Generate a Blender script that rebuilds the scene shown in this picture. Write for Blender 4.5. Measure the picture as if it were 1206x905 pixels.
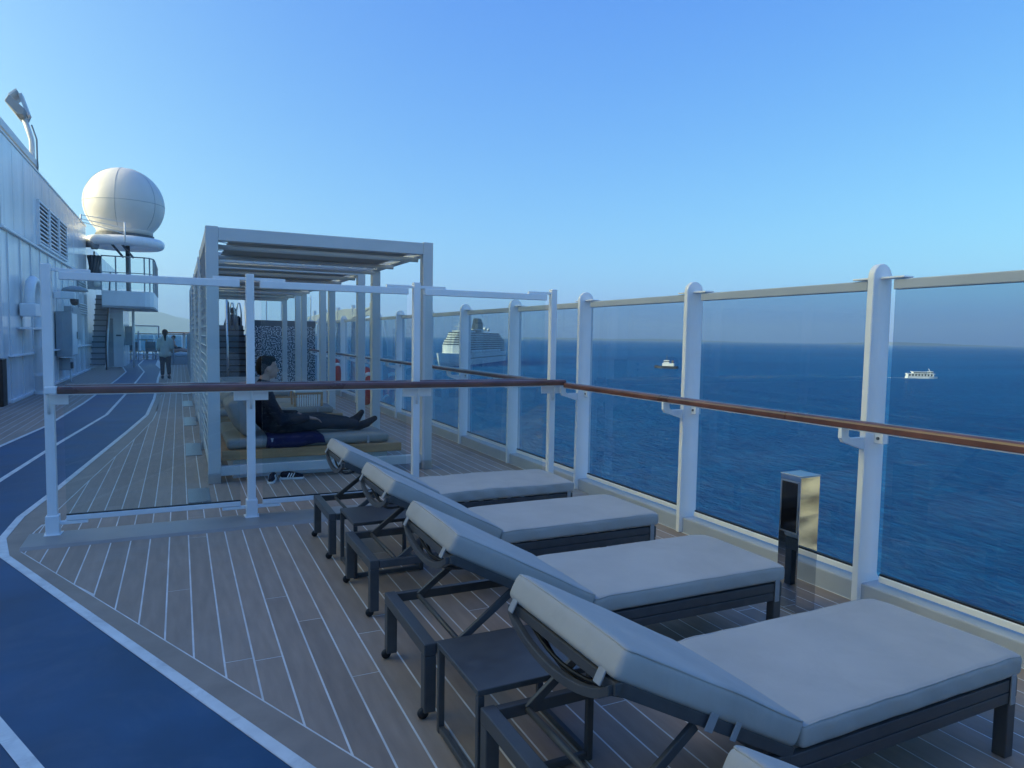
import bpy, bmesh, math, random
from mathutils import Vector, Matrix, noise
random.seed(7)
S = bpy.context.scene
for o in list(bpy.data.objects): bpy.data.objects.remove(o)
COL = S.collection
R = math.radians

# ------------------------------------------------------------ camera
cd = bpy.data.cameras.new('camera'); cam = bpy.data.objects.new('camera', cd); COL.objects.link(cam)
cd.sensor_width = 36.0; cd.lens = 36.0 * 815 / 1206; cd.clip_start = 0.05; cd.clip_end = 90000
def set_cam():
    # columns: right, up, back
    vy = Vector((211 - 603, -(391 - 452.5), -815)).normalized()
    h2 = Vector((1211 - 603, -(407.5 - 452.5), -815)).normalized()
    up = h2.cross(vy).normalized()
    if up.y < 0: up = -up
    vx = vy.cross(up)
    M = Matrix((vx, vy, up)).to_4x4()
    M.translation = (0, 0, 1.5)
    cam.matrix_world = M
set_cam()
S.camera = cam
S.render.resolution_x = 1024; S.render.resolution_y = 768
# ------------------------------------------------------------ light
SUN_EL = R(24); SUN_AZ = R(-77)          # azimuth from +Y, positive towards +X
sd = Vector((math.sin(SUN_AZ) * math.cos(SUN_EL), math.cos(SUN_AZ) * math.cos(SUN_EL), math.sin(SUN_EL)))
w = bpy.data.worlds.new('World'); S.world = w; w.use_nodes = True
nt = w.node_tree; bg = nt.nodes['Background']
sky = nt.nodes.new('ShaderNodeTexSky'); sky.sky_type = 'NISHITA'; sky.sun_disc = False
sky.sun_elevation = SUN_EL; sky.sun_rotation = SUN_AZ
sky.air_density = 0.5; sky.dust_density = 3.5; sky.ozone_density = 6.0; sky.altitude = 0
# uniform tone response of the phone camera applied to the sky radiance (per channel power curve)
sep = nt.nodes.new('ShaderNodeSeparateColor'); cmb = nt.nodes.new('ShaderNodeCombineColor')
nt.links.new(sky.outputs[0], sep.inputs[0])
for i_, (gm, kk) in enumerate(((1.25, 3.5), (1.0, 2.65), (0.27, 1.0))):
    m1 = nt.nodes.new('ShaderNodeMath'); m1.operation = 'MULTIPLY'; m1.inputs[1].default_value = 0.12
    m2 = nt.nodes.new('ShaderNodeMath'); m2.operation = 'POWER'; m2.inputs[1].default_value = gm
    m3 = nt.nodes.new('ShaderNodeMath'); m3.operation = 'MULTIPLY'; m3.inputs[1].default_value = kk / 0.12
    nt.links.new(sep.outputs[i_], m1.inputs[0]); nt.links.new(m1.outputs[0], m2.inputs[0]); nt.links.new(m2.outputs[0], m3.inputs[0])
    m4 = nt.nodes.new('ShaderNodeMath'); m4.operation = 'MULTIPLY'; m4.inputs[1].default_value = (0.0, 0.0, 0.75)[i_] / 0.12
    m5 = nt.nodes.new('ShaderNodeMath'); m5.operation = 'MAXIMUM'; m6 = nt.nodes.new('ShaderNodeMath'); m6.operation = 'MINIMUM'; m6.inputs[1].default_value = (5.0, 5.0, 5.0)[i_] / 0.12
    nt.links.new(m1.outputs[0], m4.inputs[0]); nt.links.new(m3.outputs[0], m5.inputs[0]); nt.links.new(m4.outputs[0], m5.inputs[1]); nt.links.new(m5.outputs[0], m6.inputs[0]); nt.links.new(m6.outputs[0], cmb.inputs[i_])
nt.links.new(cmb.outputs[0], bg.inputs[0]); bg.inputs[1].default_value = 0.12
sl = bpy.data.lights.new('sun', 'SUN'); sl.energy = 3.2; sl.angle = R(0.5); sl.color = (1, 0.9, 0.74)
so = bpy.data.objects.new('sun', sl); COL.objects.link(so)
so.rotation_euler = sd.to_track_quat('Z', 'Y').to_euler(); so.location = (-20, 5, 40)
S.view_settings.view_transform = 'Standard'; S.view_settings.look = 'None'
S.view_settings.exposure = 0.46; S.view_settings.gamma = 1

# ------------------------------------------------------------ materials
MATS = {}
def mat(name, col, rough=0.5, metal=0.0, var=0.12, scale=6.0, stretch=(1, 1, 1), bump=0.0, bscale=60.0, coat=0.0, rnd=0.0, spec=0.5, detail=4, dirt=0.0, dcol=(0.36, 0.34, 0.31), dscale=1.1, dst=(1, 1, 1)):
    m = bpy.data.materials.new(name); m.use_nodes = True
    n = m.node_tree.nodes; L = m.node_tree.links; b = n['Principled BSDF']
    b.inputs['Roughness'].default_value = max(0.0, rough); b.inputs['Metallic'].default_value = metal
    b.inputs['Specular IOR Level'].default_value = spec
    if coat: b.inputs['Coat Weight'].default_value = coat; b.inputs['Coat Roughness'].default_value = 0.08
    g = n.new('ShaderNodeNewGeometry'); mp = n.new('ShaderNodeMapping'); mp.inputs['Scale'].default_value = stretch
    L.new(g.outputs['Position'], mp.inputs[0])
    no = n.new('ShaderNodeTexNoise'); no.inputs['Scale'].default_value = scale; no.inputs['Detail'].default_value = detail
    L.new(mp.outputs[0], no.inputs['Vector'])
    mr = n.new('ShaderNodeMapRange'); mr.inputs[1].default_value = 0.25; mr.inputs[2].default_value = 0.75
    mr.inputs[3].default_value = 1 - var; mr.inputs[4].default_value = 1 + var
    L.new(no.outputs[0], mr.inputs[0])
    val = mr.outputs[0]
    if rnd:
        oi = n.new('ShaderNodeObjectInfo'); m2 = n.new('ShaderNodeMapRange')
        m2.inputs[3].default_value = 1 - rnd; m2.inputs[4].default_value = 1 + rnd
        L.new(oi.outputs['Random'], m2.inputs[0])
        mu = n.new('ShaderNodeMath'); mu.operation = 'MULTIPLY'; L.new(val, mu.inputs[0]); L.new(m2.outputs[0], mu.inputs[1]); val = mu.outputs[0]
    vm = n.new('ShaderNodeVectorMath'); vm.operation = 'SCALE'; vm.inputs[0].default_value = col[:3]
    L.new(val, vm.inputs['Scale']); colout = vm.outputs[0]
    if dirt:
        mp2 = n.new('ShaderNodeMapping'); mp2.inputs['Scale'].default_value = dst; L.new(g.outputs['Position'], mp2.inputs[0])
        dn = n.new('ShaderNodeTexNoise'); dn.inputs['Scale'].default_value = dscale; dn.inputs['Detail'].default_value = 12; dn.inputs['Roughness'].default_value = 0.72; dn.inputs['Distortion'].default_value = 0.6
        L.new(mp2.outputs[0], dn.inputs['Vector'])
        dr = n.new('ShaderNodeMapRange'); dr.inputs[1].default_value = 0.5; dr.inputs[2].default_value = 0.72; dr.inputs[4].default_value = dirt; L.new(dn.outputs[0], dr.inputs[0])
        mc = n.new('ShaderNodeMix'); mc.data_type = 'RGBA'; L.new(dr.outputs[0], mc.inputs[0]); L.new(colout, mc.inputs[6]); mc.inputs[7].default_value = (*dcol, 1); colout = mc.outputs[2]
    L.new(colout, b.inputs['Base Color'])
    rr = n.new('ShaderNodeMapRange'); rr.inputs[3].default_value = max(0.02, rough - 0.08); rr.inputs[4].default_value = min(1, rough + 0.08)
    L.new(no.outputs[0], rr.inputs[0]); L.new(rr.outputs[0], b.inputs['Roughness'])
    if bump:
        nb = n.new('ShaderNodeTexNoise'); nb.inputs['Scale'].default_value = bscale; nb.inputs['Detail'].default_value = 3
        L.new(mp.outputs[0], nb.inputs['Vector'])
        bp = n.new('ShaderNodeBump'); bp.inputs['Strength'].default_value = bump; bp.inputs['Distance'].default_value = 0.01
        L.new(nb.outputs[0], bp.inputs['Height']); L.new(bp.outputs[0], b.inputs['Normal'])
    MATS[name] = m
    return m
def glass(name, tint, rough=0.0, ior=1.5, dirt=0.03):
    m = bpy.data.materials.new(name); m.use_nodes = True
    n = m.node_tree.nodes; L = m.node_tree.links
    for x in list(n): n.remove(x)
    out = n.new('ShaderNodeOutputMaterial'); tr = n.new('ShaderNodeBsdfTransparent'); tr.inputs[0].default_value = (*tint, 1)
    gl = n.new('ShaderNodeBsdfGlossy'); gl.inputs['Roughness'].default_value = rough; gl.inputs[0].default_value = (1, 1, 1, 1)
    fr = n.new('ShaderNodeFresnel'); fr.inputs[0].default_value = ior
    geo = n.new('ShaderNodeNewGeometry'); inv = n.new('ShaderNodeMath'); inv.operation = 'SUBTRACT'; inv.inputs[0].default_value = 1
    L.new(geo.outputs['Backfacing'], inv.inputs[1])
    mm = n.new('ShaderNodeMath'); mm.operation = 'MULTIPLY'; L.new(fr.outputs[0], mm.inputs[0]); L.new(inv.outputs[0], mm.inputs[1])
    mx = n.new('ShaderNodeMixShader'); L.new(mm.outputs[0], mx.inputs[0]); L.new(tr.outputs[0], mx.inputs[1]); L.new(gl.outputs[0], mx.inputs[2])
    # salt film
    df = n.new('ShaderNodeBsdfDiffuse'); df.inputs[0].default_value = (0.6, 0.65, 0.68, 1)
    no = n.new('ShaderNodeTexNoise'); no.inputs['Scale'].default_value = 3; no.inputs['Detail'].default_value = 6
    mp = n.new('ShaderNodeMapping'); mp.inputs['Scale'].default_value = (1.5, 1.5, 0.4); L.new(geo.outputs['Position'], mp.inputs[0]); L.new(mp.outputs[0], no.inputs['Vector'])
    mr = n.new('ShaderNodeMapRange'); mr.inputs[1].default_value = 0.4; mr.inputs[2].default_value = 0.8; mr.inputs[3].default_value = dirt * 0.3; mr.inputs[4].default_value = dirt
    L.new(no.outputs[0], mr.inputs[0])
    m2 = n.new('ShaderNodeMixShader'); L.new(mr.outputs[0], m2.inputs[0]); L.new(mx.outputs[0], m2.inputs[1]); L.new(df.outputs[0], m2.inputs[2])
    L.new(m2.outputs[0], out.inputs[0])
    MATS[name] = m
    return m
WHITE = mat('white paint', (0.88, 0.88, 0.87), 0.32, var=0.04, scale=3, bump=0.06, bscale=9, dirt=0.22, dcol=(0.55, 0.52, 0.48), dscale=2.5, dst=(1, 1, 0.3))
RAILG = mat('grey rail paint', (0.40, 0.44, 0.49), 0.4, var=0.06, scale=3)
WALLW = mat('ship wall paint', (0.86, 0.86, 0.85), 0.18, var=0.10, scale=1.6, stretch=(1, 1, 0.16), bump=0.6, bscale=1.3, spec=0.7, dirt=0.3, dcol=(0.5, 0.47, 0.43), dscale=1.2, dst=(1, 1, 0.15))
GREYP = mat('pergola grey paint', (0.64, 0.64, 0.62), 0.42, var=0.05, scale=3)
CHAR = mat('charcoal metal', (0.075, 0.076, 0.078), 0.42, var=0.18, scale=14, bump=0.05, bscale=300)
FABRIC = mat('grey cushion fabric', (0.45, 0.435, 0.405), 0.72, var=0.08, scale=4, bump=0.5, bscale=11, spec=0.3, detail=7, dirt=0.35, dcol=(0.33, 0.31, 0.29), dscale=2.4)
DAYFAB = mat('taupe cushion fabric', (0.30, 0.29, 0.26), 0.8, var=0.08, scale=6, bump=0.15, bscale=300, spec=0.2)
SHADE = mat('canopy fabric', (0.50, 0.47, 0.42), 0.8, var=0.08, scale=5, bump=0.1, bscale=200, spec=0.2)
TEAK = mat('varnished teak', (0.15, 0.058, 0.036), 0.3, var=0.4, scale=5, stretch=(1, 1, 1), coat=0.5)
OAK = mat('oiled wood', (0.44, 0.25, 0.11), 0.5, var=0.25, scale=7, stretch=(0.4, 3, 3), bump=0.1, bscale=40)
PLANK = mat('deck plank', (0.335, 0.25, 0.19), 0.55, var=0.16, scale=7, stretch=(3.5, 0.45, 1), bump=0.10, bscale=70, rnd=0.12, spec=0.4, detail=8, dirt=0.26, dcol=(0.40, 0.37, 0.34), dscale=1.3)
MARGIN = mat('deck margin', (0.32, 0.25, 0.195), 0.5, var=0.2, scale=4, bump=0.06, bscale=90, spec=0.35, dirt=0.4, dcol=(0.2, 0.17, 0.15), dscale=2.0)
COAM = mat('deck sill', (0.31, 0.28, 0.25), 0.35, var=0.15, scale=4, bump=0.06, bscale=50)
CAULK = mat('deck caulk', (0.72, 0.70, 0.66), 0.6, var=0.2, scale=5, dirt=0.5, dcol=(0.42, 0.4, 0.37), dscale=3)
TRACK = mat('blue track', (0.022, 0.080, 0.165), 0.5, var=0.32, scale=1.6, bump=0.12, bscale=260, spec=0.35, detail=12, dirt=0.22, dcol=(0.16, 0.2, 0.26), dscale=1.5)
LINE = mat('white line paint', (0.74, 0.75, 0.72), 0.5, var=0.12, scale=7, dirt=0.6, dcol=(0.38, 0.38, 0.38), dscale=6)
STEEL = mat('mirror steel', (0.62, 0.63, 0.64), -0.04, 1.0, var=0.04, scale=3)
PLATE = mat('worn floor plate', (0.24, 0.24, 0.24), 0.32, 0.6, var=0.2, scale=6)
BRUSH = mat('brushed steel', (0.55, 0.56, 0.57), 0.3, 1.0, var=0.1, scale=8)
BLACK = mat('black rubber', (0.012, 0.012, 0.014), 0.45, var=0.2, scale=20)
SCREEN = mat('black screen', (0.006, 0.006, 0.008), 0.05, var=0.1, scale=4)
STRAP = mat('grey strap', (0.33, 0.34, 0.35), 0.7, var=0.1, scale=30)
RADOME = mat('radome shell', (0.74, 0.70, 0.63), 0.4, var=0.05, scale=1.5)
DARKG = mat('dark grey paint', (0.10, 0.11, 0.12), 0.5, var=0.15, scale=8)
MIDG = mat('mid grey paint', (0.33, 0.36, 0.38), 0.5, var=0.1, scale=5)
BROWN = mat('dark brown wood', (0.035, 0.018, 0.012), 0.4, var=0.3, scale=6)
RED = mat('lifebuoy red', (0.50, 0.055, 0.03), 0.5, var=0.1, scale=8)
ORANGE = mat('orange plastic', (0.65, 0.17, 0.06), 0.5, var=0.1, scale=8)
SKIN = mat('skin', (0.42, 0.24, 0.17), 0.5, var=0.08, scale=20)
HAIR = mat('dark hair', (0.016, 0.011, 0.009), 0.7, var=0.4, scale=60, stretch=(1, 1, 0.3), bump=0.4, bscale=150, spec=0.12)
NAVY = mat('navy cloth', (0.010, 0.012, 0.022), 0.85, var=0.2, scale=15, bump=0.2, bscale=60, spec=0.2)
DENIM = mat('dark trousers', (0.016, 0.022, 0.032), 0.85, var=0.2, scale=15, bump=0.2, bscale=60, spec=0.2)
TOWEL = mat('navy towel', (0.020, 0.018, 0.060), 0.95, var=0.3, scale=12, bump=0.4, bscale=200, spec=0.1)
JACKET = mat('sage jacket', (0.62, 0.62, 0.48), 0.8, var=0.12, scale=8, bump=0.3, bscale=14)
TROUS = mat('brown trousers', (0.055, 0.04, 0.034), 0.8, var=0.15, scale=8)
PALE = mat('pale blue cloth', (0.34, 0.43, 0.48), 0.9, var=0.1, scale=8)
TINT = glass('tinted rail glass', (0.72, 0.785, 0.83), dirt=0.008)
CLEAR = glass('clear screen glass', (0.91, 0.96, 0.965), dirt=0.010)
ROCK = mat('tan rock', (0.36, 0.30, 0.20), 0.9, var=0.95, scale=0.22, bump=1.0, bscale=0.4, detail=12)
COAMP = mat('coaming paint', (0.40, 0.44, 0.50), 0.45, var=0.08, scale=4)
HILL = mat('hill scrub', (0.045, 0.055, 0.05), 0.95, var=0.35, scale=0.002)
SHIPW = mat('liner white', (0.76, 0.76, 0.74), 0.4, var=0.06, scale=0.2)
SHIPN = mat('liner navy', (0.02, 0.03, 0.05), 0.4, var=0.1, scale=0.2)
SHIPG = mat('liner dark glazing', (0.03, 0.045, 0.06), 0.2, var=0.2, scale=0.3)
FUNNEL = mat('liner funnel', (0.035, 0.05, 0.06), 0.5, var=0.3, scale=0.15)
FOAM = mat('foam', (0.6, 0.65, 0.68), 0.7, var=0.3, scale=0.3)
def speckle():
    m = bpy.data.materials.new('speckled print'); m.use_nodes = True
    n = m.node_tree.nodes; L = m.node_tree.links; b = n['Principled BSDF']
    g = n.new('ShaderNodeNewGeometry'); no = n.new('ShaderNodeTexNoise'); no.inputs['Scale'].default_value = 30; no.inputs['Detail'].default_value = 2
    L.new(g.outputs['Position'], no.inputs['Vector'])
    cr = n.new('ShaderNodeValToRGB'); cr.color_ramp.interpolation = 'CONSTANT'
    cr.color_ramp.elements[0].color = (0.02, 0.03, 0.045, 1); cr.color_ramp.elements[1].position = 0.53; cr.color_ramp.elements[1].color = (0.62, 0.64, 0.66, 1)
    e = cr.color_ramp.elements.new(0.46); e.color = (0.10, 0.12, 0.15, 1)
    L.new(no.outputs[0], cr.inputs[0]); L.new(cr.outputs[0], b.inputs['Base Color']); b.inputs['Roughness'].default_value = 0.5
    return m
SPECK = speckle()
def sea_mat():
    m = bpy.data.materials.new('sea water'); m.use_nodes = True
    n = m.node_tree.nodes; L = m.node_tree.links; b = n['Principled BSDF']; out = n['Material Output']
    b.inputs['Roughness'].default_value = 0.7; b.inputs['Specular IOR Level'].default_value = 0.0
    g = n.new('ShaderNodeNewGeometry')
    def nz(sc, st, det, rot=0.5, ro=0.6):
        mp = n.new('ShaderNodeMapping'); mp.inputs['Scale'].default_value = st; mp.inputs['Rotation'].default_value = (0, 0, rot)
        L.new(g.outputs['Position'], mp.inputs[0]); t = n.new('ShaderNodeTexNoise'); t.inputs['Scale'].default_value = sc; t.inputs['Detail'].default_value = det
        t.inputs['Roughness'].default_value = ro; t.inputs['Distortion'].default_value = 0.4
        L.new(mp.outputs[0], t.inputs['Vector']); return t.outputs[0]
    a1 = nz(0.34, (1, 0.5, 1), 9, -0.5, 0.64); a2 = nz(0.035, (1, 0.5, 1), 3, -0.3); big = nz(0.004, (0.3, 1, 1), 5, -0.45)
    ad = n.new('ShaderNodeMath'); ad.operation = 'MULTIPLY_ADD'; L.new(a2, ad.inputs[0]); ad.inputs[1].default_value = 1.6; L.new(a1, ad.inputs[2])
    bp = n.new('ShaderNodeBump'); bp.inputs['Strength'].default_value = 1.0; bp.inputs['Distance'].default_value = 5.0
    L.new(ad.outputs[0], bp.inputs['Height']); L.new(bp.outputs[0], b.inputs['Normal'])
    cr = n.new('ShaderNodeValToRGB'); cr.color_ramp.elements[0].position = 0.36; cr.color_ramp.elements[1].position = 0.64
    cr.color_ramp.elements[0].color = (0.000, 0.066, 0.225, 1); cr.color_ramp.elements[1].color = (0.003, 0.165, 0.39, 1)
    am = n.new('ShaderNodeMix'); am.data_type = 'FLOAT'; am.inputs[0].default_value = 0.6; L.new(big, am.inputs[2]); L.new(a1, am.inputs[3]); L.new(am.outputs[0], cr.inputs[0]); L.new(cr.outputs[0], b.inputs['Base Color'])
    gl = n.new('ShaderNodeBsdfGlossy'); gl.inputs['Roughness'].default_value = 0.12; L.new(bp.outputs[0], gl.inputs['Normal'])
    fr = n.new('ShaderNodeFresnel'); fr.inputs[0].default_value = 1.33; L.new(bp.outputs[0], fr.inputs['Normal'])
    mm = n.new('ShaderNodeMath'); mm.operation = 'MULTIPLY'; mm.inputs[1].default_value = 0.42; L.new(fr.outputs[0], mm.inputs[0])
    mn = n.new('ShaderNodeMath'); mn.operation = 'MINIMUM'; mn.inputs[1].default_value = 0.12; L.new(mm.outputs[0], mn.inputs[0])
    mx = n.new('ShaderNodeMixShader'); L.new(mn.outputs[0], mx.inputs[0]); L.new(b.outputs[0], mx.inputs[1]); L.new(gl.outputs[0], mx.inputs[2])
    L.new(mx.outputs[0], out.inputs['Surface'])
    return m
SEA = sea_mat()

# ------------------------------------------------------------ mesh helpers
class MB:
    def __init__(s): s.v = []; s.f = []
    def add(s, vs, fs):
        k = len(s.v); s.v += [Vector(p) for p in vs]; s.f += [tuple(i + k for i in f) for f in fs]; return s
    def box(s, x0, x1, y0, y1, z0, z1):
        vs = [(x, y, z) for z in (z0, z1) for y in (y0, y1) for x in (x0, x1)]
        return s.add(vs, [(0, 2, 3, 1), (4, 5, 7, 6), (0, 1, 5, 4), (2, 6, 7, 3), (0, 4, 6, 2), (1, 3, 7, 5)])
    def bar(s, p, q, w, h, up=(0, 0, 1)):
        p = Vector(p); q = Vector(q); d = (q - p).normalized(); u = Vector(up)
        sx = d.cross(u)
        if sx.length < 1e-4: sx = d.cross(Vector((1, 0, 0)))
        sx.normalize(); uu = sx.cross(d).normalized(); vs = []
        for c in (p, q):
            for a, b in ((-1, -1), (1, -1), (1, 1), (-1, 1)): vs.append(c + sx * (a * w / 2) + uu * (b * h / 2))
        return s.add(vs, [(0, 3, 2, 1), (4, 5, 6, 7), (0, 1, 5, 4), (1, 2, 6, 5), (2, 3, 7, 6), (3, 0, 4, 7)])
    def tube(s, pts, r, n=8, r2=None, caps=True):
        pts = [Vector(p) for p in pts]; N = len(pts); vs = []; fs = []
        t = (pts[1] - pts[0]).normalized(); u = t.cross(Vector((0, 0, 1)))
        if u.length < 1e-3: u = Vector((1, 0, 0))
        u.normalize()
        for i, p in enumerate(pts):
            if i == 0: t = pts[1] - pts[0]
            elif i == N - 1: t = pts[-1] - pts[-2]
            else: t = (pts[i + 1] - p).normalized() + (p - pts[i - 1]).normalized()
            t = t.normalized(); u = (u - t * u.dot(t))
            if u.length < 1e-4: u = t.orthogonal()
            u.normalize(); b = t.cross(u)
            rr = r[i] if isinstance(r, (list, tuple)) else (r if r2 is None else r + (r2 - r) * i / (N - 1))
            for k in range(n):
                a = 2 * math.pi * k / n; vs.append(p + (u * math.cos(a) + b * math.sin(a)) * rr)
        for i in range(N - 1):
            for k in range(n): fs.append((i * n + k, i * n + (k + 1) % n, (i + 1) * n + (k + 1) % n, (i + 1) * n + k))
        if caps: fs.append(tuple(range(n - 1, -1, -1))); fs.append(tuple((N - 1) * n + k for k in range(n)))
        return s.add(vs, fs)
    def lathe(s, prof, c=(0, 0, 0), n=24, axis='Z'):
        vs = []; fs = []; c = Vector(c)
        for r, z in prof:
            for k in range(n):
                a = 2 * math.pi * k / n; x, y = r * math.cos(a), r * math.sin(a)
                vs.append(c + (Vector((x, y, z)) if axis == 'Z' else Vector((z, x, y)) if axis == 'X' else Vector((y, z, x))))
        for i in range(len(prof) - 1):
            for k in range(n): fs.append((i * n + k, i * n + (k + 1) % n, (i + 1) * n + (k + 1) % n, (i + 1) * n + k))
        if prof[0][0] > 1e-6: fs.append(tuple(range(n - 1, -1, -1)))
        if prof[-1][0] > 1e-6: fs.append(tuple((len(prof) - 1) * n + k for k in range(n)))
        return s.add(vs, fs)
    def prism(s, poly, a0, a1, axis='Z'):
        n = len(poly)
        def P(p, a): return (p[0], p[1], a) if axis == 'Z' else (p[0], a, p[1]) if axis == 'Y' else (a, p[0], p[1])
        vs = [P(p, a0) for p in poly] + [P(p, a1) for p in poly]
        fs = [tuple(range(n - 1, -1, -1)), tuple(range(n, 2 * n))] + [(i, (i + 1) % n, n + (i + 1) % n, n + i) for i in range(n)]
        return s.add(vs, fs)
    def sheet(s, poly, z): return s.add([(p[0], p[1], z) for p in poly], [tuple(range(len(poly)))])
    def ball(s, c, r, n=12, m=8):
        if not isinstance(r, (tuple, list)): r = (r, r, r)
        vs = [(c[0], c[1], c[2] - r[2])]; fs = []
        for i in range(1, m):
            a = -math.pi / 2 + math.pi * i / m
            for k in range(n):
                b = 2 * math.pi * k / n; vs.append((c[0] + r[0] * math.cos(a) * math.cos(b), c[1] + r[1] * math.cos(a) * math.sin(b), c[2] + r[2] * math.sin(a)))
        vs.append((c[0], c[1], c[2] + r[2])); T = len(vs) - 1
        for k in range(n): fs.append((0, 1 + (k + 1) % n, 1 + k)); fs.append((T, 1 + (m - 2) * n + k, 1 + (m - 2) * n + (k + 1) % n))
        for i in range(m - 2):
            for k in range(n): fs.append((1 + i * n + k, 1 + i * n + (k + 1) % n, 1 + (i + 1) * n + (k + 1) % n, 1 + (i + 1) * n + k))
        return s.add(vs, fs)
    def cap(s, p, q, r0, r1):
        s.tube([p, q], r0, 12, r1); s.ball(p, r0); s.ball(q, r1); return s
    def chain(s, pts, rs):
        for i in range(len(pts) - 1): s.cap(pts[i], pts[i + 1], rs[i], rs[i + 1])
        return s
    def rbox(s, x0, x1, y0, y1, z0, z1, r, n=(14, 8, 3), bulge=0.0, wob=0.0, seed=0, fn=None):
        # rounded cushion-like box from a gridded cuboid
        idx = {}; vs = []; fs = []
        nx, ny, nz = n
        def vert(i, j, k):
            key = (i, j, k)
            if key in idx: return idx[key]
            def pos(t, N, a, b):
                # crowd samples at the ends
                e = min(0.42, r * 1.0 / (b - a)); 
                if N < 4: return a + (b - a) * t / N
                if t <= 2: return a + (b - a) * e * t / 2
                if t >= N - 2: return b - (b - a) * e * (N - t) / 2
                return a + (b - a) * (e + (1 - 2 * e) * (t - 2) / (N - 4))
            p = Vector((pos(i, nx, x0, x1), pos(j, ny, y0, y1), pos(k, nz, z0, z1)))
            c = Vector((min(max(p.x, x0 + r), x1 - r), min(max(p.y, y0 + r), y1 - r), min(max(p.z, z0 + r), z1 - r)))
            d = p - c
            if d.length > 1e-9: p = c + d.normalized() * r
            u = 2 * (p.x - x0) / (x1 - x0) - 1; v = 2 * (p.y - y0) / (y1 - y0) - 1; tz = (p.z - z0) / (z1 - z0)
            p.z += bulge * (1 - u * u) * (1 - v * v) * tz
            if wob:
                q = Vector((p.x * 3.1 + seed * 7.3, p.y * 4.3, p.z * 4 + seed))
                p += Vector((noise.noise(q + Vector((9, 0, 0))) * 0.6, noise.noise(q + Vector((0, 9, 0))) * 0.6, noise.noise(q) * tz)) * wob
            if fn: p = fn(p, u, v, tz)
            idx[key] = len(vs); vs.append(p); return idx[key]
        for i in range(nx):
            for j in range(ny):
                fs.append((vert(i, j, 0), vert(i, j + 1, 0), vert(i + 1, j + 1, 0), vert(i + 1, j, 0)))
                fs.append((vert(i, j, nz), vert(i + 1, j, nz), vert(i + 1, j + 1, nz), vert(i, j + 1, nz)))
        for i in range(nx):
            for k in range(nz):
                fs.append((vert(i, 0, k), vert(i + 1, 0, k), vert(i + 1, 0, k + 1), vert(i, 0, k + 1)))
                fs.append((vert(i, ny, k), vert(i, ny, k + 1), vert(i + 1, ny, k + 1), vert(i + 1, ny, k)))
        for j in range(ny):
            for k in range(nz):
                fs.append((vert(0, j, k), vert(0, j, k + 1), vert(0, j + 1, k + 1), vert(0, j + 1, k)))
                fs.append((vert(nx, j, k), vert(nx, j + 1, k), vert(nx, j + 1, k + 1), vert(nx, j, k + 1)))
        return s.add(vs, fs)
    def xf(s, M):
        s.v = [M @ p for p in s.v]; return s
    def build(s, name, m, parent=None, bevel=0.0, smooth=False, remesh=0, kind=None, label=None, subsurf=0):
        off = WO.get(parent, Vector()) if parent else Vector()
        me = bpy.data.meshes.new(name); me.from_pydata([p - off for p in s.v], [], s.f); me.update()
        bm = bmesh.new(); bm.from_mesh(me); bmesh.ops.recalc_face_normals(bm, faces=bm.faces); bm.to_mesh(me); bm.free()
        me.materials.append(m)
        o = bpy.data.objects.new(name, me); COL.objects.link(o)
        if parent: o.parent = parent; WO[o] = off
        if bevel:
            b = o.modifiers.new('bevel', 'BEVEL'); b.width = bevel; b.segments = 2; b.limit_method = 'ANGLE'; b.angle_limit = R(40)
        if remesh:
            r_ = o.modifiers.new('remesh', 'REMESH'); r_.mode = 'VOXEL'; r_.voxel_size = remesh; r_.use_smooth_shade = True
            sm = o.modifiers.new('smooth', 'SMOOTH'); sm.factor = 0.5; sm.iterations = 5
        if subsurf:
            ss = o.modifiers.new('subd', 'SUBSURF'); ss.levels = subsurf; ss.render_levels = subsurf
        if smooth:
            for p in me.polygons: p.use_smooth = True
        if kind: o['kind'] = kind
        if label: o['label'] = label
        return o
WO = {}
def thing(name, label, cat, loc=(0, 0, 0), group=None):
    o = bpy.data.objects.new(name, None); COL.objects.link(o); o.empty_display_size = 0.2
    o.location = loc; o['label'] = label; o['category'] = cat; WO[o] = Vector(loc)
    if group: o['group'] = group
    return o
def tag(o, label, cat, group=None):
    o['label'] = label; o['category'] = cat
    if group: o['group'] = group
    return o
def copy_tree(o, parent=None, loc=None, label=None):
    kids = [c for c in ALLKIDS(o)]
    c = o.copy(); COL.objects.link(c); c.parent = parent
    if loc is not None: c.location = loc
    if label: c['label'] = label
    for k in kids: copy_tree(k, c)
    return c
def ALLKIDS(o): return [x for x in bpy.data.objects if x.parent == o]

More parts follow.
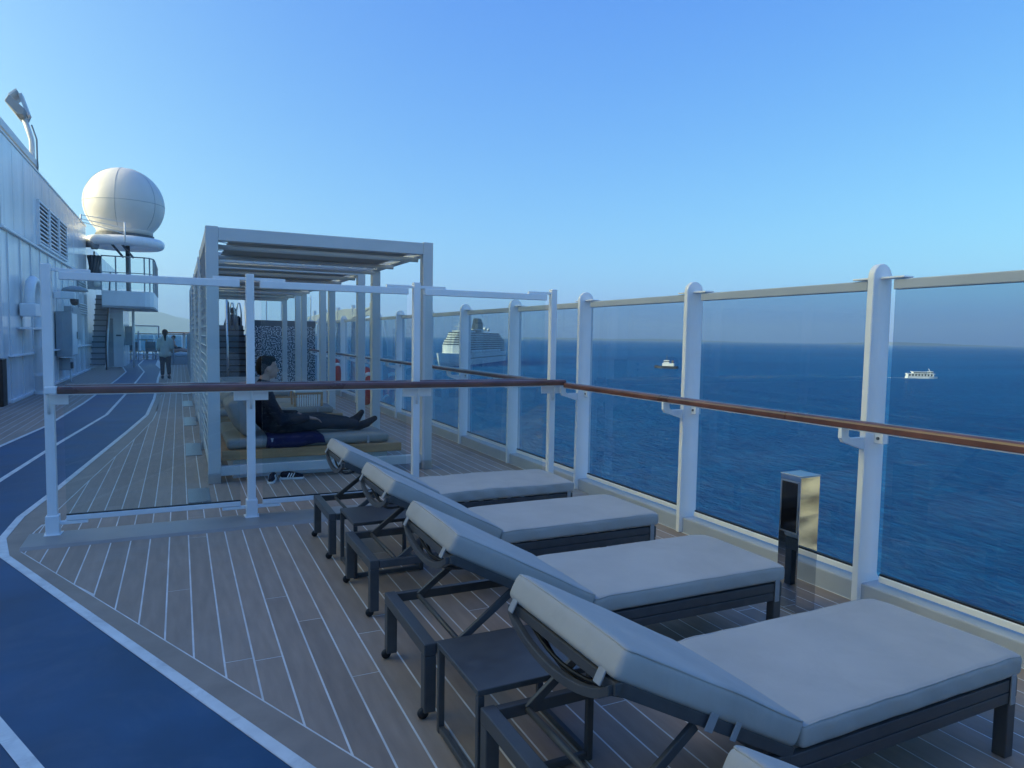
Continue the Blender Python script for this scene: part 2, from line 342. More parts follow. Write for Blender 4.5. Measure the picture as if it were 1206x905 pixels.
# ------------------------------------------------------------ sea, land far off
SEAZ = -35.0
def disc(rad, z, n=96): return [(rad * math.cos(2 * math.pi * k / n), rad * math.sin(2 * math.pi * k / n)) for k in range(n)]
sea = MB().sheet(disc(24000, SEAZ), SEAZ).build('sea', SEA, kind='structure')
def ridge(name, cx, cy, length, depth, height, ang, prof, seed):
    mb = MB(); nx, ny = 60, 10; vs = []; fs = []
    ca, sa = math.cos(ang), math.sin(ang)
    for i in range(nx + 1):
        u = i / nx
        t = u * (len(prof) - 1); a = int(min(t, len(prof) - 2)); h = prof[a] + (prof[a + 1] - prof[a]) * (t - a)
        for j in range(ny + 1):
            v = j / ny; k = math.sin(math.pi * v) ** 0.8
            x = (u - 0.5) * length; y = (v - 0.5) * depth
            z = h * height * k * (1 + 0.16 * noise.noise(Vector((u * 14, v * 5, seed))) + 0.07 * noise.noise(Vector((u * 45, v * 12, seed))))
            vs.append((cx + ca * x - sa * y, cy + sa * x + ca * y, SEAZ - 4 + z))
    for i in range(nx):
        for j in range(ny): a = i * (ny + 1) + j; fs.append((a, a + ny + 1, a + ny + 2, a + 1))
    return mb.add(vs, fs).build(name, HILL, smooth=True, kind='structure')
ridge('mountain', -145, 20300, 8100, 3000, 600, 0, [0, 0.35, 0.55, 0.72, 0.98, 1.0, 0.9, 0.62, 0.45, 0.36, 0.3, 0.2, 0.1, 0], 3)
ridge('island', 10500, 14800, 8000, 1600, 85, R(-36), [0, 0.5, 0.6, 0.45, 0.7, 0.5, 0.2, 0], 8)
ridge('island', 15300, 10000, 5000, 1600, 85, R(-58), [0, 0.5, 0.9, 0.75, 0.4, 0.15, 0], 5)
# sunlit rocky shore behind the camera (seen in the mirror of the bollard)
mb = MB(); vs = []; fs = []; N = 44
for i in range(N + 1):
    for j in range(N + 1):
        u, v = i / N, j / N; x = 80 + 190 * u; y = -230 + 190 * v
        e = min(u, 1 - u, v, 1 - v); h = min(1, e * 6) * (14 + 9 * noise.noise(Vector((u * 6, v * 6, 1))) + 6 * noise.noise(Vector((u * 18, v * 18, 2))) + 2.5 * noise.noise(Vector((u * 50, v * 50, 3))))
        vs.append((x, y, SEAZ - 2 + h))
for i in range(N):
    for j in range(N): a = i * (N + 1) + j; fs.append((a, a + N + 1, a + N + 2, a + 1))
mb.add(vs, fs).build('rocky_shore', ROCK, kind='structure')

# ------------------------------------------------------------ ship under us and the deck
hull = MB().box(-18, 3.9, -60, 60, -40, -0.06)
hull.build('ship_hull', WHITE, kind='structure')
deck = MB().sheet([(-8.6, -8), (3.53, -8), (3.53, 56), (-8.6, 56)], -0.0008).build('deck', CAULK, kind='structure')
TR = [(2.12, -1.5), (0.333, 2.39), (-1.083, 5.466), (-1.19, 5.95), (-1.19, 6.6), (-1.10, 7.5), (-0.728, 11.9), (-0.57, 14.0), (-0.55, 17.3), (-0.58, 20), (-0.66, 25), (-0.69, 30.9), (-0.98, 34.9), (-1.06, 43.8), (-1.06, 50)]
TC = [(1.52, -1.5), (-0.62, 3.06), (-1.62, 5.2), (-1.72, 5.9), (-1.72, 6.7), (-1.62, 8.3), (-1.46, 10.8), (-1.19, 14.2), (-1.17, 18.9), (-1.17, 24), (-1.19, 29), (-1.66, 34.9), (-1.71, 46.7), (-1.71, 50)]
TL = [(0.88, -1.5), (-1.26, 3.06), (-2.2, 5.1), (-2.32, 5.9), (-2.32, 6.7), (-2.2, 8.5), (-2.07, 10.66), (-1.86, 12.8), (-1.77, 16.6), (-1.72, 24.5), (-1.75, 29), (-2.3, 35), (-2.45, 46.7), (-2.45, 50)]
def stripmesh(poly, w0, w1, z, thick=0):
    # flat ribbon along a polyline, from offset w0 to w1 on its right-hand (+x) side
    mb = MB(); L = []; Rr = []
    for i, p in enumerate(poly):
        a = Vector(poly[max(0, i - 1)]); b = Vector(poly[min(len(poly) - 1, i + 1)])
        d = (b - a).normalized(); nrm = Vector((d.y, -d.x))
        L.append(Vector(p) + nrm * w0); Rr.append(Vector(p) + nrm * w1)
    n = len(L)
    mb.add([(p.x, p.y, z) for p in L] + [(p.x, p.y, z) for p in Rr], [(i, i + 1, n + i + 1, n + i) for i in range(n - 1)])
    return mb
MB().sheet(TL + TR[::-1], 0.0).build('running_track', TRACK, deck)
stripmesh(TR, 0.0, 0.052, 0.003).build('track_edge_line', LINE, deck)
stripmesh(TC, -0.027, 0.027, 0.003).build('track_lane_line', LINE, deck)
stripmesh(TL, -0.05, 0.0, 0.003).build('track_edge_line', LINE, deck)
stripmesh(TL, -0.16, -0.05, 0.0).build('margin_board', MARGIN, deck)
# border seam between margin boards and planks
BA = [(2.38, -1.5), (0.506, 2.452), (-0.985, 5.57)]
BB = [(-0.99, 6.03), (-0.817, 8.13), (-0.72, 9.24), (-0.577, 10.9), (-0.42, 13.1), (-0.39, 15.0), (-0.385, 52)]
g = 0.0042
mA = [(2.17, -1.5), (0.385, 2.39), (-1.031, 5.466), (-1.138, 5.95), (-1.138, 6.6), (-1.05, 7.5), (-0.676, 11.9), (-0.518, 14.0), (-0.498, 17.3), (-0.528, 20), (-0.6, 25), (-0.62, 31), (-0.8, 34.5), (-0.8, 52)]
mB = [(2.38 - 2 * g, -1.5), (0.506 - 2 * g, 2.452), (-0.985 - 2 * g, 5.57), (-0.998, 6.03), (-0.826, 8.13), (-0.729, 9.24), (-0.586, 10.9), (-0.43, 13.1), (-0.4, 15.0), (-0.395, 52)]
MB().sheet(mA + mB[::-1], 0.0).build('margin_board', MARGIN, deck)
def interp(pts, x):
    pts = sorted(pts)
    if x <= pts[0][0]: return pts[0][1]
    for (a, b), (c, d) in zip(pts, pts[1:]):
        if x <= c: return b + (d - b) * (x - a) / max(1e-9, c - a)
    return pts[-1][1]
planks = []
PW = 0.1244
def zone(xmin, xmax, lo, hi, brk, ybase, lmin, lmax, seedoff):
    k0 = math.floor((xmin - 0.04) / PW)
    k = k0
    while 0.04 + k * PW < xmax:
        xa = max(xmin, 0.04 + k * PW + g); xb = min(xmax, 0.04 + (k + 1) * PW - g)
        if xb - xa > 0.01:
            xs = [xa] + [b for b in brk if xa < b < xb] + [xb]
            rr = random.Random(k * 31 + seedoff)
            ymin = min(lo(x) for x in xs); ymax = max(hi(x) for x in xs)
            y = ybase - rr.uniform(0, lmax)
            while y < ymax:
                L_ = rr.uniform(lmin, lmax); ya, yb = y + 0.003, y + L_ - 0.003; y += L_
                if yb <= ymin: continue
                bot = [(x, max(lo(x), ya)) for x in xs]; top = [(x, min(hi(x), yb)) for x in xs]
                if max(t[1] - b_[1] for b_, t in zip(bot, top)) < 0.03: continue
                top = [(t[0], max(t[1], b_[1] + 0.001)) for b_, t in zip(bot, top)]
                planks.append(bot + top[::-1])
        k += 1
zone(-0.98, 3.525, lambda x: interp(BA, x) if x < 2.38 else -1.5, lambda x: 5.57, [0.506], -1.5, 2.0, 4.2, 1)
zone(-0.985, 3.525, lambda x: 6.03, lambda x: interp(BB, x) if x < -0.39 else 52, [b[0] for b in BB], 6.03, 2.2, 4.5, 2)
TLx = [(-2.48, 5.9), (-2.36, 8.5), (-2.23, 10.66), (-2.02, 12.8), (-1.93, 16.6), (-1.88, 24)]
zone(-8.4, -1.89, lambda x: interp(TLx, x), lambda x: 16.2 if x < -3.1 else 52 if x < -2.6 else interp([(-2.6, 46), (-2.45, 36), (-1.9, 29)], x), [t[0] for t in TLx], 5.9, 2.5, 5, 3)
def pdist(p):
    c = Vector((sum(a for a, b in p) / len(p), max(1.8, sum(b for a, b in p) / len(p))))
    d = c.length
    az = math.degrees(math.atan2(c.x, c.y))
    return d if -15 < az < 66 else d + 40
zone(-8.4, 0.86, lambda x: -1.5, lambda x: interp([(-2.40, 5.88), (-2.35, 5.0), (-1.38, 3.02), (0.78, -1.5)], x), [-2.40, -2.35, -1.38], -1.5, 2.5, 4.5, 4)
planks.sort(key=pdist)
def plank_mb(p, mb): return mb.prism(p, -0.012, 0.0)
for p in planks[:290]: plank_mb(p, MB()).build('plank', PLANK, deck)
rest = MB()
for p in planks[290:]: plank_mb(p, rest)
rest.build('far_planks', PLANK, deck, kind='stuff')
# low smooth sill under the glass screen
MB().prism([(5.565, 0.0), (5.60, 0.016), (5.94, 0.022), (6.03, 0.0), (6.03, -0.01), (5.565, -0.01)], -1.0, 3.52, 'X').build('screen_sill', COAM, deck, bevel=0.004)
MB().box(3.53, 3.74, -8, 56, -0.05, 0.118).build('deck_coaming', COAMP, deck, bevel=0.01)
# floor plates beside the pergolas
for y, hl, lb in ((6.90, 0.30, 'worn steel floor plate at the foot of the front pergola post'), (9.68, 0.52, 'steel floor plate behind the front pergola, second nearest of the row'), (12.74, 0.60, 'steel floor plate halfway along the louvred pergola sides'), (15.9, 0.6, 'small steel floor plate beside the third pergola gap'), (19.0, 0.6, 'farthest little floor plate beside the last pergola')):
    t = thing('floor_plate', lb, 'floor plate', (0.14, y, 0), 'steel floor plates along the pergolas')
    MB().box(0.05, 0.235, y - hl, y + hl, 0.001, 0.007).build('plate', PLATE, t, bevel=0.003)
    for e in (-1, 1): MB().lathe([(0.0, 0.0075), (0.012, 0.0075), (0.012, 0.010), (0, 0.010)], (0.215, y + e * (hl - 0.03), 0), 10).build('screw', STEEL, t)

t = thing('deck_disc', 'small round steel cap set in the blue track at the left edge', 'deck cap', (-0.86, 3.70, 0))
MB().lathe([(0, 0.001), (0.022, 0.001), (0.022, 0.006), (0.016, 0.008), (0, 0.008)], (-0.86, 3.70, 0), 20).build('cap', STEEL, t, smooth=False)
MB().lathe([(0.030, 0.0005), (0.030, 0.003), (0.023, 0.003)], (-0.86, 3.70, 0), 20).build('rim', BLACK, t)

# ------------------------------------------------------------ sea railing
rail = thing('sea_railing', 'tall tinted glass railing with white posts and teak handrail along the sea', 'railing', (3.6, 2.66, 0))
PY = [1.085 + 1.577 * k for k in range(-3, 14)]
for i, y in enumerate(PY):
    arc = [(3.5825 + 0.078 * math.cos(a), 1.87 + 0.078 * math.sin(a)) for a in [math.pi * k / 10 for k in range(11)]]
    poly = [(3.495, 0.0), (3.70, 0.0), (3.70, 0.10), (3.662, 0.16)] + arc + [(3.502, 1.0)]
    p = MB().prism(poly, y - 0.02, y + 0.02, 'Y').build('post', WHITE, rail, bevel=0.006)
    br = [(3.512, 0.89), (3.512, 0.966), (3.39, 0.966), (3.375, 0.98), (3.375, 1.028), (3.315, 1.028), (3.315, 0.97), (3.335, 0.945)]
    MB().prism(br, y - 0.012, y + 0.012, 'Y').build('bracket', WHITE, p, bevel=0.003)
    c = MB().box(3.575, 3.625, y - 0.075, y - 0.02, 0.93, 0.99).build('glass_clamp', WHITE, p, bevel=0.003)
    MB().lathe([(0.0, 0), (0.009, 0), (0.009, 0.006), (0, 0.006)], (3.569, y - 0.045, 0.96), 10, 'X').build('bolt', DARKG, p)
    MB().box(3.56, 3.64, y - 0.16, y + 0.16, 1.862, 1.872).build('rail_tab', WHITE, p, bevel=0.002)
    if i + 1 < len(PY):
        a, b = y + 0.075, PY[i + 1] - 0.088
        MB().box(3.596, 3.604, a, b, 0.18, 1.80).build('glass_pane', TINT, rail)
        MB().box(3.575, 3.625, a, b, 1.80, 1.856).build('top_rail', RAILG, rail, bevel=0.006)
        MB().box(3.58, 3.62, a, b, 0.137, 0.174).build('bottom_rail', WHITE, rail, bevel=0.005)
        MB().box(3.588, 3.612, a, b, 0.174, 0.185).build('gasket', BLACK, rail)
def handrail(mb, p, q, w=0.068, h=0.048):
    p = Vector(p); q = Vector(q); d = (q - p).normalized(); sx = d.cross(Vector((0, 0, 1))).normalized(); up = Vector((0, 0, 1)); vs = []
    prof = [(-0.5, -0.5), (0.5, -0.5), (0.5, 0.1), (0.4, 0.38), (0.2, 0.5), (-0.2, 0.5), (-0.4, 0.38), (-0.5, 0.1)]
    n = len(prof)
    for c in (p, q):
        for a, b in prof: vs.append(c + sx * (a * w) + up * (b * h))
    return mb.add(vs, [tuple(range(n)), tuple(range(2 * n - 1, n - 1, -1))] + [(i, (i + 1) % n, n + (i + 1) % n, n + i) for i in range(n)])
ys = [-4, 0.4, 3.05, 5.75]
for a, b in zip(ys, ys[1:]): handrail(MB(), (3.345, a + 0.001, 1.053), (3.345, b - 0.001, 1.053)).build('handrail', TEAK, rail, bevel=0.004)
for a, b in zip([6.05, 9.5, 13, 17], [9.498, 12.998, 16.998, 21]): handrail(MB(), (3.345, a, 1.053), (3.345, b, 1.053)).build('handrail', TEAK, rail, bevel=0.004)
MB().box(3.32, 3.37, -4, 5.75, 1.022, 1.0285).build('handrail_flat', WHITE, rail)
MB().box(3.32, 3.37, 6.05, 21, 1.022, 1.0285).build('handrail_flat', WHITE, rail)

# ------------------------------------------------------------ glass screen across the deck
scr = thing('glass_screen', 'clear glass screen with four white posts and teak rail across the deck', 'glass screen', (1.2, 5.89, 0))
SX = [-0.845, 0.51, 1.885, 3.258]
Y = 5.89
for x in SX:
    p = MB().box(x - 0.031, x + 0.031, Y - 0.031, Y + 0.031, 0.0, 1.965).build('post', WHITE, scr, bevel=0.006)
    MB().box(x - 0.043, x + 0.043, Y - 0.043, Y + 0.043, 0.0, 0.16).build('foot', WHITE, p, bevel=0.006)
    MB().prism([(x - 0.052, Y - 0.06), (x + 0.052, Y - 0.06), (x + 0.06, Y + 0.05), (x - 0.06, Y + 0.05)], 0.0, 0.026).build('base_plate', WHITE, p, bevel=0.004)
    if x > 0:
        MB().box(x - 0.13, x + 0.13, Y - 0.045, Y - 0.033, 0.965, 1.04).build('glass_clamp', WHITE, p, bevel=0.004)
        MB().tube([(x, Y - 0.036, 0.90), (x, Y - 0.06, 0.97), (x, Y - 0.09, 1.045)], 0.009).build('rail_bracket', WHITE, p, smooth=True)
    else:
        MB().box(x + 0.0, x + 0.12, Y - 0.045, Y - 0.033, 0.965, 1.04).build('glass_clamp', WHITE, p, bevel=0.004)
        MB().tube([(x, Y - 0.036, 0.90), (x, Y - 0.06, 0.97), (x, Y - 0.09, 1.045)], 0.009).build('rail_bracket', WHITE, p, smooth=True)
for a, b in zip(SX, SX[1:]):
    x0, x1 = a + 0.085, b - 0.085
    MB().box(x0, x1, Y - 0.005, Y + 0.005, 0.155, 1.86).build('glass_pane', CLEAR, scr)
    MB().box(x0 - 0.01, x1 + 0.01, Y - 0.022, Y + 0.022, 1.858, 1.915).build('top_rail', WHITE, scr, bevel=0.005)
    MB().box(x0, x1, Y - 0.02, Y + 0.02, 0.112, 0.15).build('bottom_rail', WHITE, scr, bevel=0.004)
    MB().box(x0, x1, Y - 0.012, Y + 0.012, 0.15, 0.158).build('gasket', BLACK, scr)
    for e, d in ((a, 1), (b, -1)):
        MB().box(min(e + d * 0.028, e + d * 0.27), max(e + d * 0.028, e + d * 0.27), Y - 0.015, Y + 0.015, 1.915, 1.938).build('rail_tab', WHITE, scr, bevel=0.003)
        MB().box(min(e + d * 0.028, e + d * 0.22), max(e + d * 0.028, e + d * 0.22), Y - 0.017, Y + 0.017, 0.085, 0.11).build('rail_tab', WHITE, scr, bevel=0.003)
handrail(MB(), (-0.78, 5.785, 1.075), (3.345, 5.785, 1.075), 0.075, 0.052).build('handrail', TEAK, scr, bevel=0.004)
handrail(MB(), (-0.76, 5.995, 1.075), (3.33, 5.995, 1.075), 0.075, 0.052).build('handrail', TEAK, scr, bevel=0.004)
MB().box(-0.86, -0.782, 5.75, 5.82, 1.049, 1.10).build('handrail_end_cap', WHITE, scr, bevel=0.006)
MB().box(-0.77, 3.33, 5.76, 5.81, 1.040, 1.0475).build('handrail_flat', WHITE, scr)

# ------------------------------------------------------------ loungers
FX0, FX1, HW = 0.84, 2.71, 0.30
def seam_mb(x0, x1, z0, z1, r_, bulge, fn):
    # stitched piping that follows the rounded top edge of a cushion
    k = r_ * 0.30; y1 = HW + 0.008 - k; xa, xb = x0 + k, x1 - k; c = r_ * 0.72; pts = []
    def corner(cx, cy, a0):
        for q in range(5):
            a = a0 + math.pi / 2 * q / 4; pts.append((cx + c * math.cos(a), cy + c * math.sin(a)))
    def run(p, q, n):
        for i in range(1, n): pts.append((p[0] + (q[0] - p[0]) * i / n, p[1] + (q[1] - p[1]) * i / n))
    corner(xb - c, y1 - c, 0); run((xb - c, y1), (xa + c, y1), 40); corner(xa + c, y1 - c, math.pi / 2); run((xa, y1 - c), (xa, -y1 + c), 14)
    corner(xa + c, -y1 + c, math.pi); run((xa + c, -y1), (xb - c, -y1), 40); corner(xb - c, -y1 + c, 1.5 * math.pi); run((xb, -y1 + c), (xb, y1 - c), 14)
    out = []
    for x, y in pts:
        u = 2 * (x - x0) / (x1 - x0) - 1; v = y / (HW + 0.008); z = z1 - k + bulge * (1 - u * u) * (1 - v * v)
        out.append(fn(Vector((x, y, z)), u, v, 0.9))
    return MB().tube(out + [out[0]], 0.0036, 5, caps=False)
def seat_mb(seed, amp):
    rs = random.Random(seed); ph = rs.uniform(0, 6)
    def wr(p, u, v, tz):
        e = max(0, abs(v) - 0.8) * 5; mid = 1 - abs(2 * tz - 1)
        fold = math.sin(p.x * 38 + p.z * 26 + ph) ** 3 + 0.6 * math.sin(p.x * 17 + ph * 2)
        p.y += (1 if v > 0 else -1) * 0.0035 * amp * fold * e * (0.3 + mid)
        c = max(0, abs(u) - 0.85) * 6.6 * max(0, abs(v) - 0.7) * 3.3
        p.z -= 0.010 * c * tz
        p.z += 0.004 * amp * noise.noise(Vector((p.x * 2.2 + seed, p.y * 3.1, 0))) * tz + 0.0022 * amp * noise.noise(Vector((p.x * 8 + seed, p.y * 3 - p.x * 4, 3))) * tz
        return p
    return MB().rbox(1.60, FX1 + 0.02, -HW - 0.008, HW + 0.008, 0.302, 0.387, 0.024, (44, 20, 5), 0.005, 0.003, seed, wr), seam_mb(1.60, FX1 + 0.02, 0.302, 0.387, 0.024, 0.005, wr)
def back_mb(seed, bk):
    def fn(p, u, v, tz):
        w_ = max(0, u - 0.9) * 10 * max(0, abs(v) - 0.85) * 6.6
        p.z -= 0.006 * w_ * tz
        p.z += 0.0045 * noise.noise(Vector((p.x * 5 + seed, p.y * 4, 1))) * tz
        return bk(p.x, p.y, p.z)
    return MB().rbox(0.0, 0.742, -HW - 0.008, HW + 0.008, 0.014, 0.104, 0.024, (36, 20, 5), 0.007, 0.003, seed, fn), seam_mb(0.0, 0.742, 0.014, 0.104, 0.024, 0.007, fn)
def make_lounger():
    t = thing('sun_lounger', '', 'sun lounger', (0, 0, 0), 'grey sun loungers facing the sea')
    fz0, fz1 = 0.225, 0.305
    f = MB()
    for s in (-1, 1):
        f.box(1.56, FX1 - 0.052, s * HW - (0.022 if s > 0 else -0.0) - (0.0 if s > 0 else 0.0), s * HW + (0.0 if s > 0 else 0.022), 0.21, 0.25)
        f.box(1.56, FX1 - 0.052, min(s * HW, s * (HW - 0.026)), max(s * HW, s * (HW - 0.026)), 0.2535, 0.2965)
        f.box(FX0 + 0.052, 1.562, min(s * HW, s * (HW - 0.03)), max(s * HW, s * (HW - 0.03)), 0.262, 0.303)
    f.build('side_rail', CHAR, t, bevel=0.003)
    MB().box(FX0, FX0 + 0.05, -HW, HW, 0.258, 0.308).build('head_rail', CHAR, t, bevel=0.004)
    MB().box(FX1 - 0.05, FX1, -HW, HW, 0.225, 0.298).build('foot_rail', CHAR, t, bevel=0.004)
    MB().box(1.56, 1.60, -HW + 0.031, HW - 0.031, 0.23, 0.27).build('cross_bar', CHAR, t, bevel=0.003)
    sl = MB()
    for k in range(9): sl.box(1.66 + k * 0.115, 1.72 + k * 0.115, -HW + 0.027, HW - 0.027, 0.272, 0.285)
    sl.build('slat_base', CHAR, t)
    for x in (FX0 + 0.025, FX1 - 0.027):
        for s in (-1, 1):
            l = MB().box(x - 0.024, x + 0.024, s * (HW - 0.024) - 0.024, s * (HW - 0.024) + 0.024, 0.03 if x < 1 else 0.0, 0.257 if x < 1 else 0.224).build('leg', CHAR, t, bevel=0.004)
            if x < 1: MB().lathe([(0.0, -0.010), (0.018, -0.010), (0.022, -0.006), (0.022, 0.006), (0.018, 0.010), (0, 0.010)], (x - 0.022, s * (HW - 0.022), 0.023), 14, 'Y').build('wheel', BLACK, l, smooth=True)
            else: MB().box(x - 0.02, x + 0.02, s * (HW - 0.024) - 0.02, s * (HW - 0.024) + 0.02, -0.001, 0.012).build('glide', BLACK, l)
    # back rest, hinge at (1.57, 0.29)
    ang = R(28); H0 = Vector((1.575, 0, 0.300))
    def bk(d, y, n): return Vector((H0.x - math.cos(ang) * d + math.sin(ang) * n, y, H0.z + math.sin(ang) * d + math.cos(ang) * n))
    b = MB()
    for s in (-1, 1):
        b.bar(bk(0, s * (HW - 0.013), 0.0), bk(0.70, s * (HW - 0.013), 0.0), 0.024, 0.036, (0, 0, 1))
    b.bar(bk(0.70, -HW + 0.001, 0.0), bk(0.70, HW - 0.001, 0.0), 0.03, 0.034)
    for d in (0.08, 0.2, 0.32, 0.44, 0.56): b.bar(bk(d, -HW + 0.02, 0.004), bk(d, HW - 0.02, 0.004), 0.05, 0.012, (0, 0, 1))
    bf = b.build('back_frame', CHAR, t, bevel=0.003)
    hb = []
    for k in range(17):
        v = -1 + 2 * k / 16; hb.append(bk(0.715 - 0.035 * (1 - v * v), v * (HW - 0.012), -0.012 - 0.070 * (1 - v * v) ** 0.8))
    bw = MB(); fsb = []; vsb = []
    for p in hb:
        for a_, b_ in ((-0.011, -0.014), (0.011, -0.014), (0.011, 0.014), (-0.011, 0.014)): vsb.append(bk(0, 0, 0) * 0 + p + Vector((a_, 0, b_)))
    for i in range(16):
        for q in range(4): fsb.append((i * 4 + q, i * 4 + (q + 1) % 4, (i + 1) * 4 + (q + 1) % 4, (i + 1) * 4 + q))
    fsb += [(3, 2, 1, 0), tuple(64 + q for q in range(4))]
    bw.add(vsb, fsb).build('bowed_rail', CHAR, t, bevel=0.003)
    for dd, nn in ((0.66, 0.045), (0.62, 0.065)):
        MB().tube([bk(dd, -HW + 0.03 + (2 * HW - 0.06) * k / 12, -0.012 - nn * math.sin(math.pi * k / 12)) for k in range(13)], 0.007, 6).build('sling_cord', BLACK, t, smooth=True)
    for s in (-1, 1):
        MB().bar(bk(0.38, s * (HW - 0.032), -0.025), (0.995, s * (HW - 0.032), 0.283), 0.016, 0.03).build('support_strut', CHAR, t, bevel=0.003)
    MB().tube([(0.995, -HW + 0.035, 0.283), (0.995, HW - 0.035, 0.283)], 0.011).build('strut_rod', CHAR, t, smooth=True)
    # cushions
    for nm_, (cm_, sm_) in (('seat_cushion', seat_mb(3, 1.0)), ('back_cushion', back_mb(5, bk))):
        c_ = cm_.build(nm_, FABRIC, t, smooth=True, subsurf=1); sm_.build(nm_.replace('cushion', 'piping'), FABRIC, c_, smooth=True)
    global BKF; BKF = bk
    for s in (-1, 1):
        for d, wd in ((0.37, 0.03), (0.27, 0.022)):
            MB().bar(bk(d, s * (HW + 0.008), -0.022), bk(d, s * (HW + 0.008), 0.03), 0.004, wd, (1, 0, 0)).build('strap', STRAP, t, bevel=0.001)
        MB().box(FX1 - 0.05, FX1 - 0.022, min(s * (HW + 0.002), s * (HW + 0.007)), max(s * (HW + 0.002), s * (HW + 0.007)), 0.205, 0.315).build('strap', STRAP, t, bevel=0.001)
        MB().bar(bk(0.735, s * (HW - 0.05), -0.018), bk(0.735, s * (HW - 0.05), 0.05), 0.03, 0.005, (1, 0, 0)).build('strap', STRAP, t, bevel=0.001)
    return t
lab = ['large foreground sun lounger with its whole grey seat in view',
       'grey sun lounger whose foot end reaches the mirrored steel bollard, second from the front',
       'grey sun lounger third from the front, its back between two side tables',
       'grey sun lounger farthest back, against the glass screen, with creased seat cover',
       'nearest sun lounger, only the tip of its grey back cushion showing at the bottom edge']
pos = [(0.02, 1.675), (0.0, 2.79), (0.05, 3.84), (0.04, 4.9), (-0.03, 0.66)]
L0 = make_lounger()
for i, (dx, y) in enumerate(pos):
    if i == 0: o = L0
    else: o = copy_tree(L0)
    if i:
        for ch in ALLKIDS(o):
            for nm_, mb_ in (('seat_cushion', lambda: seat_mb(11 + 4 * i, [1, 0.8, 1.0, 2.6, 1][i])), ('back_cushion', lambda: back_mb(23 + 5 * i, BKF))):
                if ch.name.startswith(nm_):
                    cm_, sm_ = mb_(); tmp = cm_.build('cushion_source', FABRIC, smooth=True); ch.data = tmp.data; bpy.data.objects.remove(tmp)
                    tmp = sm_.build('piping_source', FABRIC, smooth=True); ALLKIDS(ch)[0].data = tmp.data; bpy.data.objects.remove(tmp)
    o.location = (dx, y, 0); o.rotation_euler.z = R([0.4, -0.5, 0.3, -0.2, 0][i]); o['label'] = lab[i]
# side tables
def make_table():
    t = thing('side_table', '', 'side table', (0, 0, 0), 'charcoal side tables between loungers')
    W, D, H = 0.225, 0.2, 0.35
    MB().box(-W, W, -D, D, H - 0.022, H).build('tabletop', CHAR, t, bevel=0.004)
    a = MB()
    for sx in (-1, 1):
        for sy in (-1, 1):
            MB().box(sx * (W - 0.013) - 0.012, sx * (W - 0.013) + 0.012, sy * (D - 0.013) - 0.012, sy * (D - 0.013) + 0.012, 0.0, H - 0.023).build('leg', CHAR, t, bevel=0.003)
    for sx in (-1, 1): a.box(sx * (W - 0.013) - 0.011, sx * (W - 0.013) + 0.011, -D + 0.026, D - 0.026, 0.005, 0.03)
    for sy in (-1,): a.box(-W + 0.026, W - 0.026, sy * (D - 0.013) - 0.011, sy * (D - 0.013) + 0.011, 0.006, 0.03)
    a.build('floor_bar', CHAR, t, bevel=0.003)
    return t
T0 = make_table(); T0.location = (1.085, 2.205, 0); T0['label'] = 'low charcoal side table nearest the front, beside the foreground lounger'
T1 = copy_tree(T0, None, (1.17, 4.365, 0), 'low charcoal side table farther back, between the two rear loungers')

# ------------------------------------------------------------ bollard
b = thing('steel_bollard', 'mirror polished square steel bollard with black window, beside railing', 'bollard', (3.08, 2.72, 0))
def rotz(mb, a, c):
    M = Matrix.Translation(c) @ Matrix.Rotation(a, 4, 'Z') @ Matrix.Translation(-Vector(c)); return mb.xf(M)
bc = (3.12, 2.745, 0); ra = 0.0
rotz(MB().box(3.045, 3.195, 2.675, 2.815, 0.0, 0.762), ra, bc).build('body', STEEL, b, bevel=0.003)
rotz(MB().box(3.0425, 3.0455, 2.690, 2.800, 0.45, 0.725), ra, bc).build('window', SCREEN, b)
fr = MB(); 
for (y0, y1, z0, z1) in ((2.683, 2.690, 0.443, 0.732), (2.800, 2.807, 0.443, 0.732), (2.690, 2.800, 0.443, 0.45), (2.690, 2.800, 0.725, 0.732)): fr.box(3.041, 3.0458, y0, y1, z0, z1)
rotz(fr, ra, bc).build('window_frame', BRUSH, b)
rotz(MB().box(3.043, 3.197, 2.673, 2.817, 0.7625, 0.768), ra, bc).build('cap', BRUSH, b, bevel=0.002)

